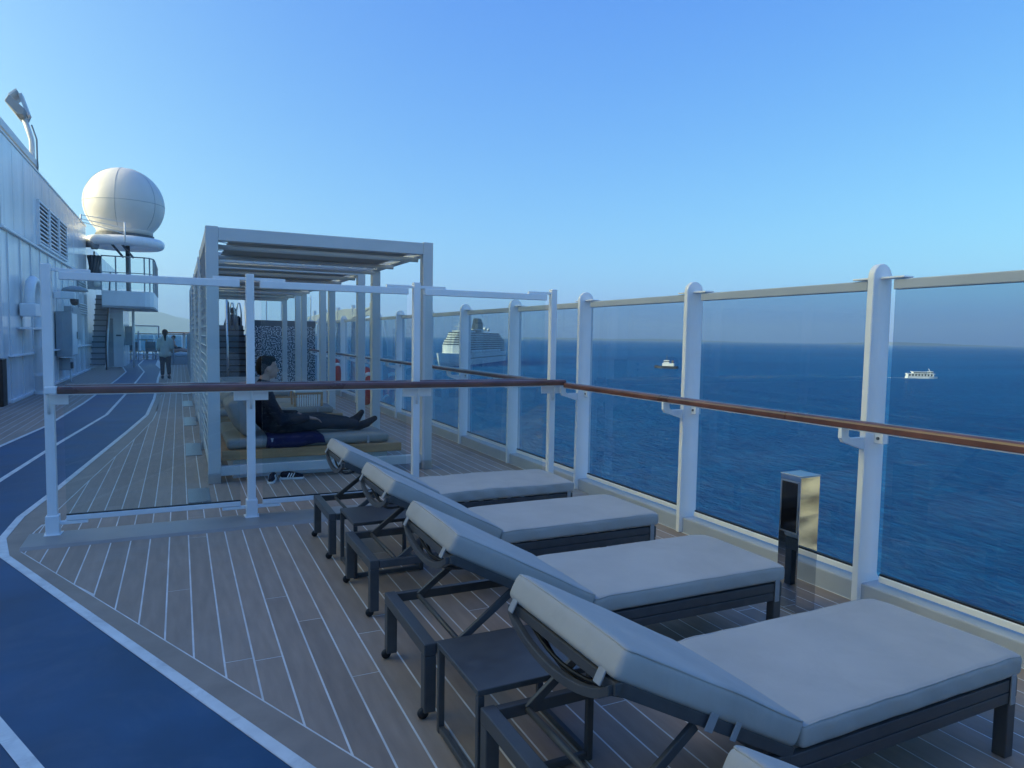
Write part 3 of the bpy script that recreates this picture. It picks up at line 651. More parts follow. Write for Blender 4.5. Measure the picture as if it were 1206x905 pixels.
# ------------------------------------------------------------ pergolas and daybeds
X0, X1 = 0.24, 2.555
def make_pergola():
    t = thing('pergola', '', 'pergola', (0, 0, 0), 'grey pergolas in a row over the daybeds')
    PT = 0.115; D = 2.35; H = 2.53
    for x in (X0, X1 - PT):
        for y in (0, D - PT):
            p = MB().box(x, x + PT, y, y + PT, 0.1, H).build('post', GREYP, t, bevel=0.006)
            MB().box(x - 0.002, x + PT + 0.002, y - 0.002, y + PT + 0.002, 0.0, 0.10).build('post_shoe', BRUSH, p, bevel=0.004)
    for y in (0.004, D - PT + 0.004): MB().box(X0 + PT, X1 - PT, y, y + PT - 0.008, 2.395, 2.522).build('roof_beam', GREYP, t, bevel=0.005)
    for x in (X0 + 0.004, X1 - PT + 0.004): MB().box(x, x + PT - 0.008, PT, D - PT, 2.395, 2.522).build('roof_beam', GREYP, t, bevel=0.005)
    MB().box(X0 + PT, X1 - PT, 0.02, 0.09, 0.07, 0.165).build('base_rail', GREYP, t, bevel=0.005)
    MB().box(X0 + PT, X1 - PT, D - 0.09, D - 0.02, 0.07, 0.165).build('base_rail', GREYP, t, bevel=0.005)
    MB().box(X0 + 0.02, X0 + 0.09, PT, D - PT, 0.07, 0.165).build('base_rail', GREYP, t, bevel=0.005)
    for y in (0.20, D - 0.14 - PT, 1.2):
        MB().tube([(X0 + PT, y, 2.352), (X1 - PT, y, 2.352)], 0.026, 10).build('roof_tube', GREYP, t, smooth=True)
    # canopy fabric, slung a little below the beams
    mb = MB(); nx, ny = 26, 14; vs = []; fs = []
    for i in range(nx + 1):
        for j in range(ny + 1):
            u, v = i / nx, j / ny
            sag = -0.012 - 0.03 * math.sin(math.pi * v) * (1 - (2 * u - 1) ** 4)
            sc = 0.012 * abs(math.sin(u * 9 * math.pi)) * (1 if j in (0, ny) else 0.3 if j in (1, ny - 1) else 0)
            y = 0.15 + (D - 0.44) * v; y += sc if j < ny / 2 else -sc
            vs.append((X0 + PT + 0.10 + (X1 - X0 - 2 * PT - 0.2) * u, y, 2.425 + sag))
    for i in range(nx):
        for j in range(ny): a = i * (ny + 1) + j; fs.append((a, a + 1, a + ny + 2, a + ny + 1))
    c = mb.add(vs, fs).build('canopy', SHADE, t, smooth=True)
    so_ = c.modifiers.new('solid', 'SOLIDIFY'); so_.thickness = 0.004
    lace = MB()
    for k in range(10):
        x = X0 + PT + 0.12 + (X1 - X0 - 2 * PT - 0.24) * k / 9
        for (ya, yb) in ((0.15, PT + 0.0), (D - 0.29, D - PT - 0.0)): lace.tube([(x, ya, 2.405), (x, yb, 2.42)], 0.006, 5)
    for k in range(8):
        y = 0.3 + (D - 0.62) * k / 7
        for (xa, xb) in ((X0 + PT + 0.11, X0 + PT), (X1 - PT - 0.11, X1 - PT)): lace.tube([(xa, y, 2.405), (xb, y, 2.42)], 0.006, 5)
    lace.build('lacing', WHITE, t, kind='stuff')
    # louvred side screen towards the track
    for k in range(2):
        y = PT + (D - 2 * PT) * (k + 1) / 3
        MB().box(X0 + 0.03, X0 + 0.085, y - 0.02, y + 0.02, 0.166, 2.394).build('mullion', GREYP, t, bevel=0.003)
    n = 22
    me = None
    for k in range(n):
        z = 0.24 + k * (2.33 - 0.24) / (n - 1)
        s_ = MB().bar((X0 + 0.035, PT + 0.001, z), (X0 + 0.035, D - PT - 0.001, z), 0.075, 0.008, (0.70, 0, 0.72)) if me is None else None
        if me is None: o = s_.build('louvre_slat', GREYP, t); me = o; z00 = z
        else:
            o = me.copy(); COL.objects.link(o); o.parent = t; o.location = (0, 0, z - z00)
    return t
def make_daybed():
    t = thing('daybed', '', 'daybed', (0, 0, 0), 'daybeds under the pergolas')
    MB().box(0.48, 2.10, 0.22, 1.75, 0.0, 0.205).build('base', WHITE, t, bevel=0.004)
    MB().box(0.37, 2.24, 0.12, 1.86, 0.2065, 0.30).build('platform', OAK, t, bevel=0.005)
    MB().rbox(0.42, 2.12, 0.17, 0.98, 0.302, 0.405, 0.045, (24, 12, 4), 0.01, 0.008, 2).build('mattress', DAYFAB, t, smooth=True, subsurf=1)
    MB().rbox(0.42, 2.12, 1.00, 1.81, 0.302, 0.405, 0.045, (24, 12, 4), 0.01, 0.008, 4).build('mattress', DAYFAB, t, smooth=True, subsurf=1)
    for s, yy in ((6, 0.2), (7, 1.03)):
        def lean(p, u, v, tz):
            c, si = math.cos(R(62)), math.sin(R(62)); x, z = p.x, p.z
            return Vector((0.60 + x * -c - z * si + 0.15, p.y, 0.40 + x * si - z * c + 0.08))
        MB().rbox(0, 0.42, yy, yy + 0.74, 0, 0.17, 0.07, (12, 10, 4), 0.02, 0.015, s, lean).build('back_pillow', DAYFAB, t, smooth=True, subsurf=1)
    for yy in (0.18, 0.95): MB().tube([(0.86, yy - 0.012, 0.405), (0.86, yy - 0.018, 0.34), (0.85, yy - 0.014, 0.29)], 0.014, 6).build('tie_strap', STRAP, t, smooth=True)
    MB().box(1.86, 1.885, 0.160, 0.164, 0.305, 0.39).build('tie_strap', STRAP, t)
    return t
P0 = make_pergola(); B0 = make_daybed()
pl = ['grey slatted pergola nearest the glass screen, man reclining inside', 'grey pergola second from the glass screen, wooden rack standing in it', 'grey pergola third in the row behind the screen', 'farthest grey pergola in the row, before the stairs']
bl = ['wooden daybed the man in dark clothes reclines on', 'empty daybed with grey cushions behind the reclining man', 'empty daybed under the third pergola of the row', 'empty daybed under the farthest pergola of the row']
for i in range(4):
    y = 7.38 + 3.11 * i
    p = P0 if i == 0 else copy_tree(P0); p.location = (0, y, 0); p['label'] = pl[i]
    d = B0 if i == 0 else copy_tree(B0); d.location = (0, y, 0); d['label'] = bl[i]
# slatted wooden rack
t = thing('slatted_rack', 'small wooden frame with white and dark slats behind the reclining man', 'side table', (1.75, 10.9, 0))
MB().prism([(1.55, 0.62), (1.96, 0.62), (1.92, 0.70), (1.60, 0.70)], 10.72, 11.08, 'Y').build('top_tray', SHIPW, t, bevel=0.005)
for x, dx in ((1.545, 0.03), (1.95, -0.01)):
    MB().bar((x + dx, 10.74, 0.0), (x, 10.74, 0.62), 0.03, 0.03, (0, 1, 0)).build('leg', OAK, t, bevel=0.003)
    MB().bar((x + dx, 11.06, 0.0), (x, 11.06, 0.62), 0.03, 0.03, (0, 1, 0)).build('leg', OAK, t, bevel=0.003)
for z in (0.60, 0.26): MB().box(1.575, 1.935, 10.726, 10.752, z - 0.015, z + 0.015).build('crosspiece', OAK, t)
for k in range(10): MB().box(1.59 + k * 0.034, 1.608 + k * 0.034, 10.735, 10.745, 0.276, 0.584).build('slat', SHIPW, t)

# ------------------------------------------------------------ reclining man
yb = 7.93
t = thing('person', 'man with short dark hair in dark clothes reclining on a daybed', 'person', (0.95, yb, 0.41))
def P(x, z, y=0.0): return Vector((x, yb + y, z))
B = MB()
# head (faces +x, chin slightly down)
hc = P(0.86, 1.135)
B.ball(hc, (0.098, 0.076, 0.112), 20, 14); B.ball(P(0.892, 1.085), (0.070, 0.060, 0.080), 16, 12)
B.cap(P(0.955, 1.125), P(0.972, 1.095), 0.010, 0.015)                      # nose
B.ball(P(0.940, 1.035), (0.022, 0.028, 0.018)); B.ball(P(0.952, 1.060), (0.012, 0.026, 0.008)); B.ball(P(0.951, 1.072), (0.011, 0.025, 0.006))
B.ball(P(0.940, 1.155), (0.018, 0.055, 0.012))                               # brow
for s in (-1, 1):
    B.ball(P(0.937, 1.128, s * 0.030), (0.014, 0.014, 0.010)); B.ball(P(0.862, 1.115, s * 0.078), (0.020, 0.009, 0.032))
B.cap(P(0.845, 1.06), P(0.815, 0.93), 0.055, 0.06)
sh = 0.175
B.chain([P(0.815, 0.90), P(0.80, 0.78), P(0.85, 0.60), P(0.95, 0.49)], [0.09, 0.125, 0.12, 0.125])
for s in (-1, 1): B.cap(P(0.815, 0.86, s * 0.08), P(0.81, 0.865, s * sh), 0.065, 0.06)
B.cap(P(0.95, 0.49, -0.07), P(0.95, 0.49, 0.07), 0.1, 0.1)
def arm(s, el, wr, shp):
    B.chain([shp, el, wr], [0.05, 0.04, 0.027])
el1, wr1 = P(0.98, 0.56, -0.25), P(1.26, 0.585, -0.155)
el2, wr2 = P(0.96, 0.58, 0.25), P(1.18, 0.60, 0.10)
arm(-1, el1, wr1, P(0.81, 0.855, -sh)); arm(1, el2, wr2, P(0.81, 0.855, sh))
def hand(wr, d, side):
    d = d.normalized(); up = Vector((0, 0, 1)); lat = d.cross(up).normalized() * side; dn = -lat.cross(d).normalized()
    if dn.z > 0: dn = -dn
    pc = wr + d * 0.055
    B.cap(wr + d * 0.01 - lat * 0.012, pc - lat * 0.024 + d * 0.03, 0.017, 0.014); B.cap(wr + d * 0.01 + lat * 0.012, pc + lat * 0.024 + d * 0.03, 0.017, 0.014); B.cap(wr, pc + d * 0.03, 0.018, 0.015)
    for k, (o_, ln) in enumerate(((-0.030, 0.066), (-0.010, 0.075), (0.011, 0.070), (0.031, 0.056))):
        a = pc + d * 0.035 + lat * o_; b1 = a + d * ln * 0.5 + lat * o_ * 0.25 + dn * 0.008; c1 = b1 + d * ln * 0.45 + dn * 0.022
        B.chain([a, b1, c1], [0.0095, 0.0088, 0.0075])
    a = wr + d * 0.03 - lat * 0.028; B.chain([a, a + d * 0.03 - lat * 0.025, a + d * 0.06 - lat * 0.030 + dn * 0.01], [0.012, 0.010, 0.0085])
hand(wr1, Vector((1, 0.10, -0.18)), 1); hand(wr2, Vector((1, -0.25, -0.15)), -1)
legA = [P(0.97, 0.50, -0.09), P(1.42, 0.525, -0.10), P(1.80, 0.475, -0.08)]
legB = [P(0.97, 0.50, 0.09), P(1.40, 0.535, 0.10), P(1.74, 0.495, 0.09)]
for lg in (legA, legB): B.chain(lg, [0.088, 0.058, 0.04])
ftA = [P(1.84, 0.46, -0.08), P(1.93, 0.49, -0.09), P(2.02, 0.545, -0.10)]; ftB = [P(1.78, 0.49, 0.09), P(1.86, 0.53, 0.09), P(1.91, 0.60, 0.08)]
for ft in (ftA, ftB): B.chain(ft, [0.042, 0.04, 0.026])
B.build('body', SKIN, t, remesh=0.006)
H = MB(); H.ball(P(0.838, 1.165), (0.098, 0.084, 0.098), 20, 12); H.ball(P(0.80, 1.125), (0.062, 0.078, 0.085), 16, 10); H.ball(P(0.89, 1.215), (0.062, 0.064, 0.04), 14, 8)
H.build('hair', HAIR, t, remesh=0.007)
J = MB()
J.chain([P(0.815, 0.915), P(0.80, 0.78), P(0.85, 0.60), P(0.95, 0.505)], [0.095, 0.142, 0.142, 0.142])
J.cap(P(0.82, 0.955), P(0.815, 0.90), 0.072, 0.09)
for s in (-1, 1): J.cap(P(0.815, 0.855, s * 0.08), P(0.81, 0.86, s * sh), 0.08, 0.076)
for a, e, w_ in ((P(0.81, 0.855, -sh), el1, wr1), (P(0.81, 0.855, sh), el2, wr2)): J.chain([a, e, e.lerp(w_, 0.92)], [0.072, 0.06, 0.046])
J.build('jacket', NAVY, t, remesh=0.009)
Q = MB()
for lg in (legA, legB): Q.chain(lg[:2] + [lg[1].lerp(lg[2], 0.97)], [0.112, 0.08, 0.06])
Q.cap(P(0.96, 0.50, -0.06), P(0.96, 0.50, 0.06), 0.122, 0.122)
Q.build('trousers', DENIM, t, remesh=0.009)
K = MB()
for ft in (ftA, ftB): K.chain([ft[0] - Vector((0.05, 0, 0))] + ft, [0.047, 0.05, 0.046, 0.031])
K.build('socks', NAVY, t, remesh=0.007)
# towel under the man
tw = MB(); vs = []; fs = []; nn = 16
prof = [(8.30, 0.423), (8.0, 0.428), (7.7, 0.424), (7.575, 0.418), (7.54, 0.395), (7.532, 0.35), (7.528, 0.315)]
for i in range(nn + 1):
    u = i / nn
    for j, (yy, zz) in enumerate(prof):
        k = max(0, j - 2) / 4
        vs.append((0.82 + 0.56 * u + 0.05 * k * (0.5 - u) * -1, yy - 0.006 * math.sin(u * 15) * k, zz + 0.005 * math.sin(u * 9 + j) - (0.02 * math.sin(u * 5) * k if j == len(prof) - 1 else 0)))
m_ = len(prof)
for i in range(nn):
    for j in range(m_ - 1): a = i * m_ + j; fs.append((a, a + 1, a + m_ + 1, a + m_))
tw_o = tw.add(vs, fs).build('towel', TOWEL, smooth=True); tag(tw_o, 'dark navy towel spread under the reclining man and over the mattress edge', 'towel')
sm = tw_o.modifiers.new('solid', 'SOLIDIFY'); sm.thickness = 0.010
# shoes under the pergola rail
def shoe(loc, rz, label):
    s = thing('shoe', label, 'shoe', loc, 'pair of dark sneakers under the daybed'); WO[s] = Vector()
    up = MB(); up.chain([(-0.085, 0, 0.055), (-0.02, 0, 0.06), (0.06, 0, 0.045), (0.12, 0, 0.036)], [0.043, 0.042, 0.037, 0.03]); up.build('upper', NAVY, s, remesh=0.006)
    MB().prism([(-0.13, -0.033), (-0.09, -0.042), (0.0, -0.036), (0.08, -0.046), (0.135, -0.036), (0.155, 0.0), (0.135, 0.036), (0.08, 0.046), (0.0, 0.036), (-0.09, 0.042), (-0.13, 0.033)], 0.0, 0.026).build('sole', SHIPW, s, bevel=0.005)
    for k in range(3):
        for sd_ in (-1, 1): MB().bar((-0.035 + 0.03 * k, sd_ * 0.0435, 0.03), (-0.01 + 0.03 * k, sd_ * 0.037, 0.082), 0.006, 0.012, (1, 0, 0)).build('stripe', SHIPW, s)
    s.rotation_euler.z = rz; s.scale = (0.84, 0.84, 0.84); return s
shoe((0.83, 7.30, 0.0), R(-105), 'dark sneaker pointing at the glass screen, left of the pair')
shoe((1.02, 7.36, 0.0), R(-14), 'dark sneaker with three pale stripes seen side-on, right of the pair')

# ------------------------------------------------------------ woman walking away
xw, yw = -0.41, 24.75
t = thing('person', 'woman with dark tied hair in a sage jacket walking away along the track', 'person', (xw, yw, 0))
def W(x, y, z): return Vector((xw + x, yw + y, z))
B = MB()
B.ball(W(0, 0.02, 1.46), (0.075, 0.092, 0.108), 16, 12); B.ball(W(0, 0.10, 1.43), (0.012, 0.02, 0.016)); B.cap(W(0, 0.0, 1.39), W(0, -0.01, 1.30), 0.045, 0.05)
for s in (-1, 1): B.ball(W(s * 0.074, 0.01, 1.445), (0.01, 0.018, 0.028))
B.chain([W(0, 0, 1.25), W(0, 0, 1.05), W(0, 0, 0.85)], [0.12, 0.11, 0.13])
for s in (-1, 1):
    B.cap(W(s * 0.06, 0, 1.25), W(s * 0.15, 0, 1.24), 0.055, 0.05)
    el = W(s * 0.205, -0.01, 0.98); wr = W(s * 0.17, 0.16, 0.88); B.chain([W(s * 0.155, 0, 1.235), el, wr], [0.045, 0.036, 0.026])
    d = (wr - el).normalized(); B.cap(wr, wr + d * 0.08, 0.026, 0.022)
    for k in range(4): B.chain([wr + d * 0.08 + Vector((0, 0, 0.03 - 0.02 * k)), wr + d * 0.12 + Vector((-s * 0.02, 0, 0.028 - 0.02 * k)), wr + d * 0.12 + Vector((-s * 0.05, 0, 0.026 - 0.02 * k))], [0.009, 0.008, 0.007])
    B.chain([wr + d * 0.03 + Vector((0, 0, 0.02)), wr + d * 0.08 + Vector((-s * 0.02, 0, 0.05))], [0.011, 0.009])
B.chain([W(-0.08, 0, 0.82), W(-0.085, 0.04, 0.45), W(-0.09, 0.0, 0.09)], [0.085, 0.052, 0.038]); B.chain([W(0.08, 0, 0.82), W(0.085, 0.0, 0.45), W(0.10, -0.06, 0.10)], [0.085, 0.052, 0.038])
B.cap(W(-0.09, 0.0, 0.045), W(-0.095, 0.13, 0.035), 0.04, 0.034); B.cap(W(0.10, -0.07, 0.05), W(0.11, 0.06, 0.035), 0.04, 0.034)
B.build('body', SKIN, t, remesh=0.009)
H = MB(); H.ball(W(0, -0.005, 1.475), (0.09, 0.10, 0.105), 16, 10); H.chain([W(0, -0.09, 1.46), W(0, -0.125, 1.36), W(0.005, -0.125, 1.22)], [0.05, 0.042, 0.022]); H.build('hair', HAIR, t, remesh=0.01)
J = MB(); J.chain([W(0, 0, 1.27), W(0, 0, 1.05), W(0, -0.01, 0.80)], [0.13, 0.14, 0.14]); J.cap(W(-0.08, 0, 0.78), W(0.08, 0, 0.78), 0.115, 0.115)
for s in (-1, 1):
    J.cap(W(s * 0.06, 0, 1.25), W(s * 0.15, 0, 1.235), 0.08, 0.07); el = W(s * 0.205, -0.01, 0.98); wr = W(s * 0.17, 0.16, 0.88); J.chain([W(s * 0.155, 0, 1.235), el, el.lerp(wr, 0.85)], [0.07, 0.06, 0.045])
J.build('jacket', JACKET, t, remesh=0.012)
Q = MB(); Q.chain([W(-0.08, 0, 0.80), W(-0.085, 0.04, 0.45), W(-0.09, 0.0, 0.16)], [0.10, 0.072, 0.06]); Q.chain([W(0.08, 0, 0.80), W(0.085, 0.0, 0.45), W(0.10, -0.06, 0.18)], [0.10, 0.072, 0.06]); Q.build('trousers', TROUS, t, remesh=0.011)
K = MB(); K.cap(W(-0.09, -0.02, 0.05), W(-0.095, 0.14, 0.04), 0.052, 0.042); K.cap(W(0.10, -0.09, 0.055), W(0.11, 0.06, 0.04), 0.052, 0.042); K.build('shoes', BLACK, t, remesh=0.01)
wt = MB(); vs = []; fs = []
for i in range(9):
    for j in range(7):
        vs.append((xw + 0.24 + 0.014 * math.sin(i * 1.3) + 0.02 * j / 6, yw + 0.0 + 0.22 * i / 8, 0.95 - 0.46 * j / 6))
for i in range(8):
    for j in range(6): a = i * 7 + j; fs.append((a, a + 1, a + 8, a + 7))
o = wt.add(vs, fs).build('hand_towel', PALE, smooth=True); tag(o, 'pale blue cloth hanging from the arm of the walking woman', 'towel')
sm = o.modifiers.new('solid', 'SOLIDIFY'); sm.thickness = 0.03

# ------------------------------------------------------------ deckhouse wall on the left
WX = -3.1
dh = thing('deckhouse', 'long white ship deckhouse wall with upper panels and louvred vents', 'ship deckhouse', (WX, 20, 0))
MB().box(-17.5, WX - 0.02, 16.6, 30.6, -0.05, 3.50).build('lower_wall', WALLW, dh, bevel=0.01)
MB().box(-17.5, WX - 0.03, 16.6, 30.6, 3.5, 5.36).build('upper_backing', DARKG, dh)
MB().box(-17.5, -8.5, -58, 16.55, -0.05, 7.95).build('recessed_sun_blocker', WALLW, dh)  # unseen setback wall, added to block the sun yet let skylight in
y = 16.65
while y < 30.5:
    w_ = 1.16; y1 = min(y + w_, 30.6)
    z0, z1 = 3.53, 5.36
    MB().box(WX - 0.028, WX, y + 0.012, y1 - 0.012, z0, z1).build('wall_panel', WALLW, dh, bevel=0.004) if y > -12 else None
    y = y1
MB().box(WX - 0.03, WX + 0.02, 16.6, 30.62, 5.36, 5.41).build('coping', WHITE, dh, bevel=0.008)
MB().box(WX - 0.02, WX + 0.05, 16.6, 30.62, 3.47, 3.525).build('belt_ledge', WHITE, dh, bevel=0.008)
MB().box(WX - 0.02, WX + 0.10, 17.0, 30.62, 0.93, 0.965).build('bumper_ledge', WHITE, dh, bevel=0.006)
for k in range(11):
    yy = 17.2 + 1.22 * k; MB().box(WX - 0.02, WX + 0.006, yy - 0.02, yy + 0.02, 0.97, 3.465).build('weld_seam', WALLW, dh, bevel=0.003)
    MB().box(WX - 0.02, WX + 0.006, yy - 0.02, yy + 0.02, 0.01, 0.925).build('weld_seam', WALLW, dh, bevel=0.003)
MB().box(WX - 0.02, WX + 0.05, 17.0, 30.6, 0.0, 0.06).build('kick_strip', WHITE, dh, bevel=0.005)
for k in range(3):
    y0 = 20.5 + 1.62 * k
    v = MB(); 
    for (a, b, c, d) in ((y0, y0 + 1.5, 3.58, 3.64), (y0, y0 + 1.5, 4.62, 4.68), (y0, y0 + 0.06, 3.641, 4.619), (y0 + 1.44, y0 + 1.5, 3.641, 4.619)): v.box(WX - 0.01, WX + 0.06, a, b, c, d)
    vf = v.build('vent_frame', WHITE, dh, bevel=0.004)
    MB().box(WX - 0.01, WX + 0.006, y0 + 0.061, y0 + 1.439, 3.642, 4.618).build('vent_back', BROWN, vf)
    for q in range(9):
        z = 3.70 + q * 0.108; MB().bar((WX + 0.03, y0 + 0.062, z), (WX + 0.03, y0 + 1.438, z), 0.022, 0.052, (-0.35, 0, 0.94)).build('vent_slat', WHITE, vf)
for (y0, y1, z0, z1) in ((27.9, 30.0, 2.30 + 0.58, 3.2), (27.9, 30.0, 2.06, 2.44)):
    v = MB()
    vf = v.box(WX - 0.01, WX + 0.02, y0, y1, z0, z1).build('vent_frame', MIDG, dh)
    nn = max(3, int((z1 - z0) / 0.07))
    for q in range(nn): z = z0 + 0.04 + q * (z1 - z0 - 0.06) / (nn - 1); MB().bar((WX + 0.04, y0 + 0.03, z), (WX + 0.04, y1 - 0.03, z), 0.05, 0.012, (0.6, 0, 0.8)).build('vent_slat', WHITE, vf)
MB().box(-4.6, WX + 0.03, 16.2, 16.585, 0.0, 0.92).build('timber_door', BROWN, dh, bevel=0.01)
# deckhouse past the stair; long side block added to keep far deck shaded
dh2 = thing('stair_house', 'grey white stair enclosure under the balcony beside the steps', 'ship deckhouse', (-2.4, 33, 0))
MB().box(-17.5, -3.3, 30.65, 56, -0.05, 5.0).build('shade_side_wall', WALLW, dh2)
MB().box(-2.72, -2.08, 32.8, 36.5, 0.0, 2.38).build('wall', WALLW, dh2, bevel=0.01)
MB().box(-2.62, -2.44, 32.77, 32.80, 0.05, 2.0).build('door', MIDG, dh2, bevel=0.006)
MB().box(-2.34, -2.16, 32.77, 32.80, 1.28, 1.34).build('sign_plate', DARKG, dh2)
MB().box(-2.05, -1.78, 33.2, 33.6, 0.9, 1.7).build('service_box', MIDG, dh2, bevel=0.01)
MB().tube([(-1.72, 33, 0.0), (-1.72, 33, 2.38)], 0.05, 10).build('pillar', WHITE, dh2, smooth=True)
# gooseneck vent pipe
t = thing('gooseneck_pipe', 'white gooseneck vent pipe standing against the deckhouse wall', 'pipe', (-2.95, 19.3, 0))
arc = [(-2.93, 18.75 + 0.5 * math.cos(a), 2.18 + 0.42 * math.sin(a)) for a in [math.pi * k / 12 for k in range(13)]]
MB().tube([(-2.93, 19.25, 0.0), (-2.93, 19.25, 1.2)] + arc + [(-2.93, 18.25, 2.0)], 0.10, 14).build('pipe', WHITE, t, smooth=True)
MB().box(-3.08, -2.78, 18.0, 18.55, 1.78, 2.06).build('vent_head', WHITE, t, bevel=0.02)
for z in (0.0, 0.42, 1.05, 2.02): MB().lathe([(0.0, z), (0.135, z), (0.135, z + 0.07), (0, z + 0.07)], (-2.93, 19.25, 0), 16).build('flange', WHITE, t, smooth=False)
MB().box(-3.1, -2.83, 17.9, 19.4, 1.50, 1.54).build('stay_bar', WHITE, t)
# electrical cabinets and small fittings
t = thing('electrical_cabinet', 'tall pale grey electrical cabinet on the deckhouse wall', 'cabinet', (-2.98, 23.4, 0.75))
MB().box(-3.1, -2.72, 22.9, 24.0, 0.75, 2.02).build('cabinet_box', MIDG, t, bevel=0.015)
MB().box(-2.718, -2.70, 22.95, 23.95, 0.80, 1.97).build('cabinet_door', WHITE, t, bevel=0.006)
MB().box(-2.7, -2.68, 23.8, 23.84, 1.25, 1.45).build('handle', DARKG, t)
t = thing('electrical_cabinet', 'wide shallow grey cabinet farther along the deckhouse wall', 'cabinet', (-3.0, 26, 1.2))
MB().box(-3.1, -2.9, 24.6, 26.6, 1.20, 2.22).build('cabinet_box', MIDG, t, bevel=0.015)
MB().box(-2.898, -2.884, 24.7, 25.58, 1.25, 2.17).build('cabinet_door', MIDG, t, bevel=0.005); MB().box(-2.898, -2.884, 25.62, 26.5, 1.25, 2.17).build('cabinet_door', MIDG, t, bevel=0.005)
t = thing('junction_box', 'small dark outlet box hanging below the grey cabinet', 'box', (-2.9, 23.6, 0.4))
MB().box(-3.1, -2.82, 23.3, 24.0, 0.35, 0.68).build('box_body', MIDG, t, bevel=0.01); MB().box(-2.82, -2.76, 23.3, 23.5, 0.40, 0.58).build('socket_cap', BLACK, t, bevel=0.01)
MB().tube([(-2.85, 23.6, 0.35), (-2.85, 23.6, 0.0)], 0.025, 8).build('conduit', WHITE, t, smooth=True)
t = thing('security_camera', 'white dome camera on a bracket by the first screen post', 'camera', (-2.9, 22.9, 2.4))
MB().box(-3.1, -2.6, 22.7, 22.95, 2.36, 2.56).build('bracket', WHITE, t, bevel=0.02); MB().lathe([(0.0, 2.18), (0.07, 2.20), (0.10, 2.26), (0.11, 2.36), (0, 2.36)], (-2.62, 22.8, 0), 14).build('dome', BLACK, t, smooth=True)
MB().lathe([(0.0, 2.60), (0.34, 2.62), (0.30, 2.70), (0.1, 2.76), (0, 2.76)], (-2.70, 23.6, 0), 20).build('shade', MIDG, t, smooth=True)
t = thing('wall_lamp', 'round cream bulkhead lamp at the top of the stair recess', 'lamp', (-3.0, 30.7, 3.3))
MB().box(-3.1, -2.62, 30.64, 30.72, 3.05, 3.45).build('mount', MIDG, t, bevel=0.01); MB().ball((-2.78, 30.62, 3.27), (0.12, 0.1, 0.12), 14, 10).build('globe', RADOME, t, smooth=True)
t = thing('floodlight', 'slanted searchlight mast above the deckhouse roof rail', 'lamp post', (-3.55, 23.6, 5.4))
MB().tube([(-3.60, 23.4, 5.4), (-3.60, 23.4, 6.70), (-3.63, 23.4, 6.84), (-3.76, 23.4, 7.30)], 0.065, 12).build('mast', SHIPW, t, smooth=True)
MB().tube([(-3.49, 23.45, 5.4), (-3.49, 23.45, 6.76), (-3.60, 23.45, 7.14)], 0.022, 8).build('cable_pipe', MIDG, t, smooth=True)
MB().prism([(-3.86, 7.88), (-3.78, 7.93), (-3.60, 7.36), (-3.67, 7.33)], 23.25, 23.55, 'Y').build('bracket_arm', SHIPW, t, bevel=0.01)
MB().prism([(-4.12, 7.58), (-4.02, 7.76), (-3.66, 7.42), (-3.72, 7.27), (-3.84, 7.27)], 22.95, 23.85, 'Y').build('lamp_housing', MIDG, t, bevel=0.02)
MB().prism([(-4.03, 7.77), (-3.85, 7.94), (-3.83, 7.90), (-3.99, 7.74)], 22.95, 23.85, 'Y').build('visor', SHIPW, t)
MB().bar((-4.07, 23.4, 7.535), (-3.87, 23.4, 7.265), 0.7, 0.02, (0.7, 0, -0.7)).build('lens', RADOME, t)
t = thing('roof_rail', 'cream windscreen rail with posts on the deckhouse roof', 'railing', (-3.6, 20, 5.4))
MB().box(-3.7, -3.5, 16.6, 23.75, 6.0, 6.2).build('top_beam', SHIPW, t, bevel=0.02)
for k in range(3, 9):
    yy = 10.05 + k * 2.27 - 4.6; MB().box(-3.66, -3.54, yy - 0.09, yy + 0.09, 5.36, 6.0).build('post', SHIPW, t, bevel=0.01)
    if k < 8: MB().box(-3.61, -3.59, yy + 0.12, yy + 2.18, 5.42, 5.97).build('pane', CLEAR, t)
    if k < 8: MB().bar((-3.6, yy + 0.1, 5.45), (-3.6, yy + 2.2, 5.92), 0.05, 0.05).build('brace', RADOME, t)

# ------------------------------------------------------------ stairs, balcony, radome
st = thing('deck_stairs', 'dark steps climbing beside the deckhouse to the balcony', 'stairs', (-2.85, 30.7, 0))
for k in range(13):
    z = 0.215 * (k + 1); y0 = 30.7 + 0.19 * k
    s_ = MB().box(-3.08, -2.56, y0, y0 + 0.26, z - 0.05, z).build('step', DARKG, st); 
    MB().box(-3.06, -2.58, y0 + 0.235, y0 + 0.255, z - 0.001, z + 0.165).build('riser', MIDG, st)
MB().bar((-2.55, 30.6, 0.0), (-2.55, 33.2, 2.95), 0.03, 0.26).build('stringer', WHITE, st)
for x in (-2.52,):
    MB().tube([(x, 30.5, 0), (x, 30.5, 1.0), (x, 33.1, 3.9)], 0.028, 8).build('stair_rail', BROWN, st, smooth=True)
    for k in range(5): MB().tube([(x, 30.7 + 0.55 * k, 0.3 + 0.62 * k), (x, 30.7 + 0.55 * k, 1.22 + 0.615 * k)], 0.018, 6).build('baluster', WHITE, st)
bal = thing('balcony', 'white curved balcony with glass rail below the radome', 'balcony', (-1.8, 32, 2.4))
bp = [(-2.67, 31.0), (-1.2, 31.0), (-1.02, 31.12), (-0.90, 31.5), (-0.87, 32.2), (-0.87, 36.5), (-2.67, 36.5)]
MB().prism(bp, 2.40, 2.46).build('soffit', MIDG, bal)
MB().prism(bp, 2.463, 3.05).build('fascia', WHITE, bal, bevel=0.02)
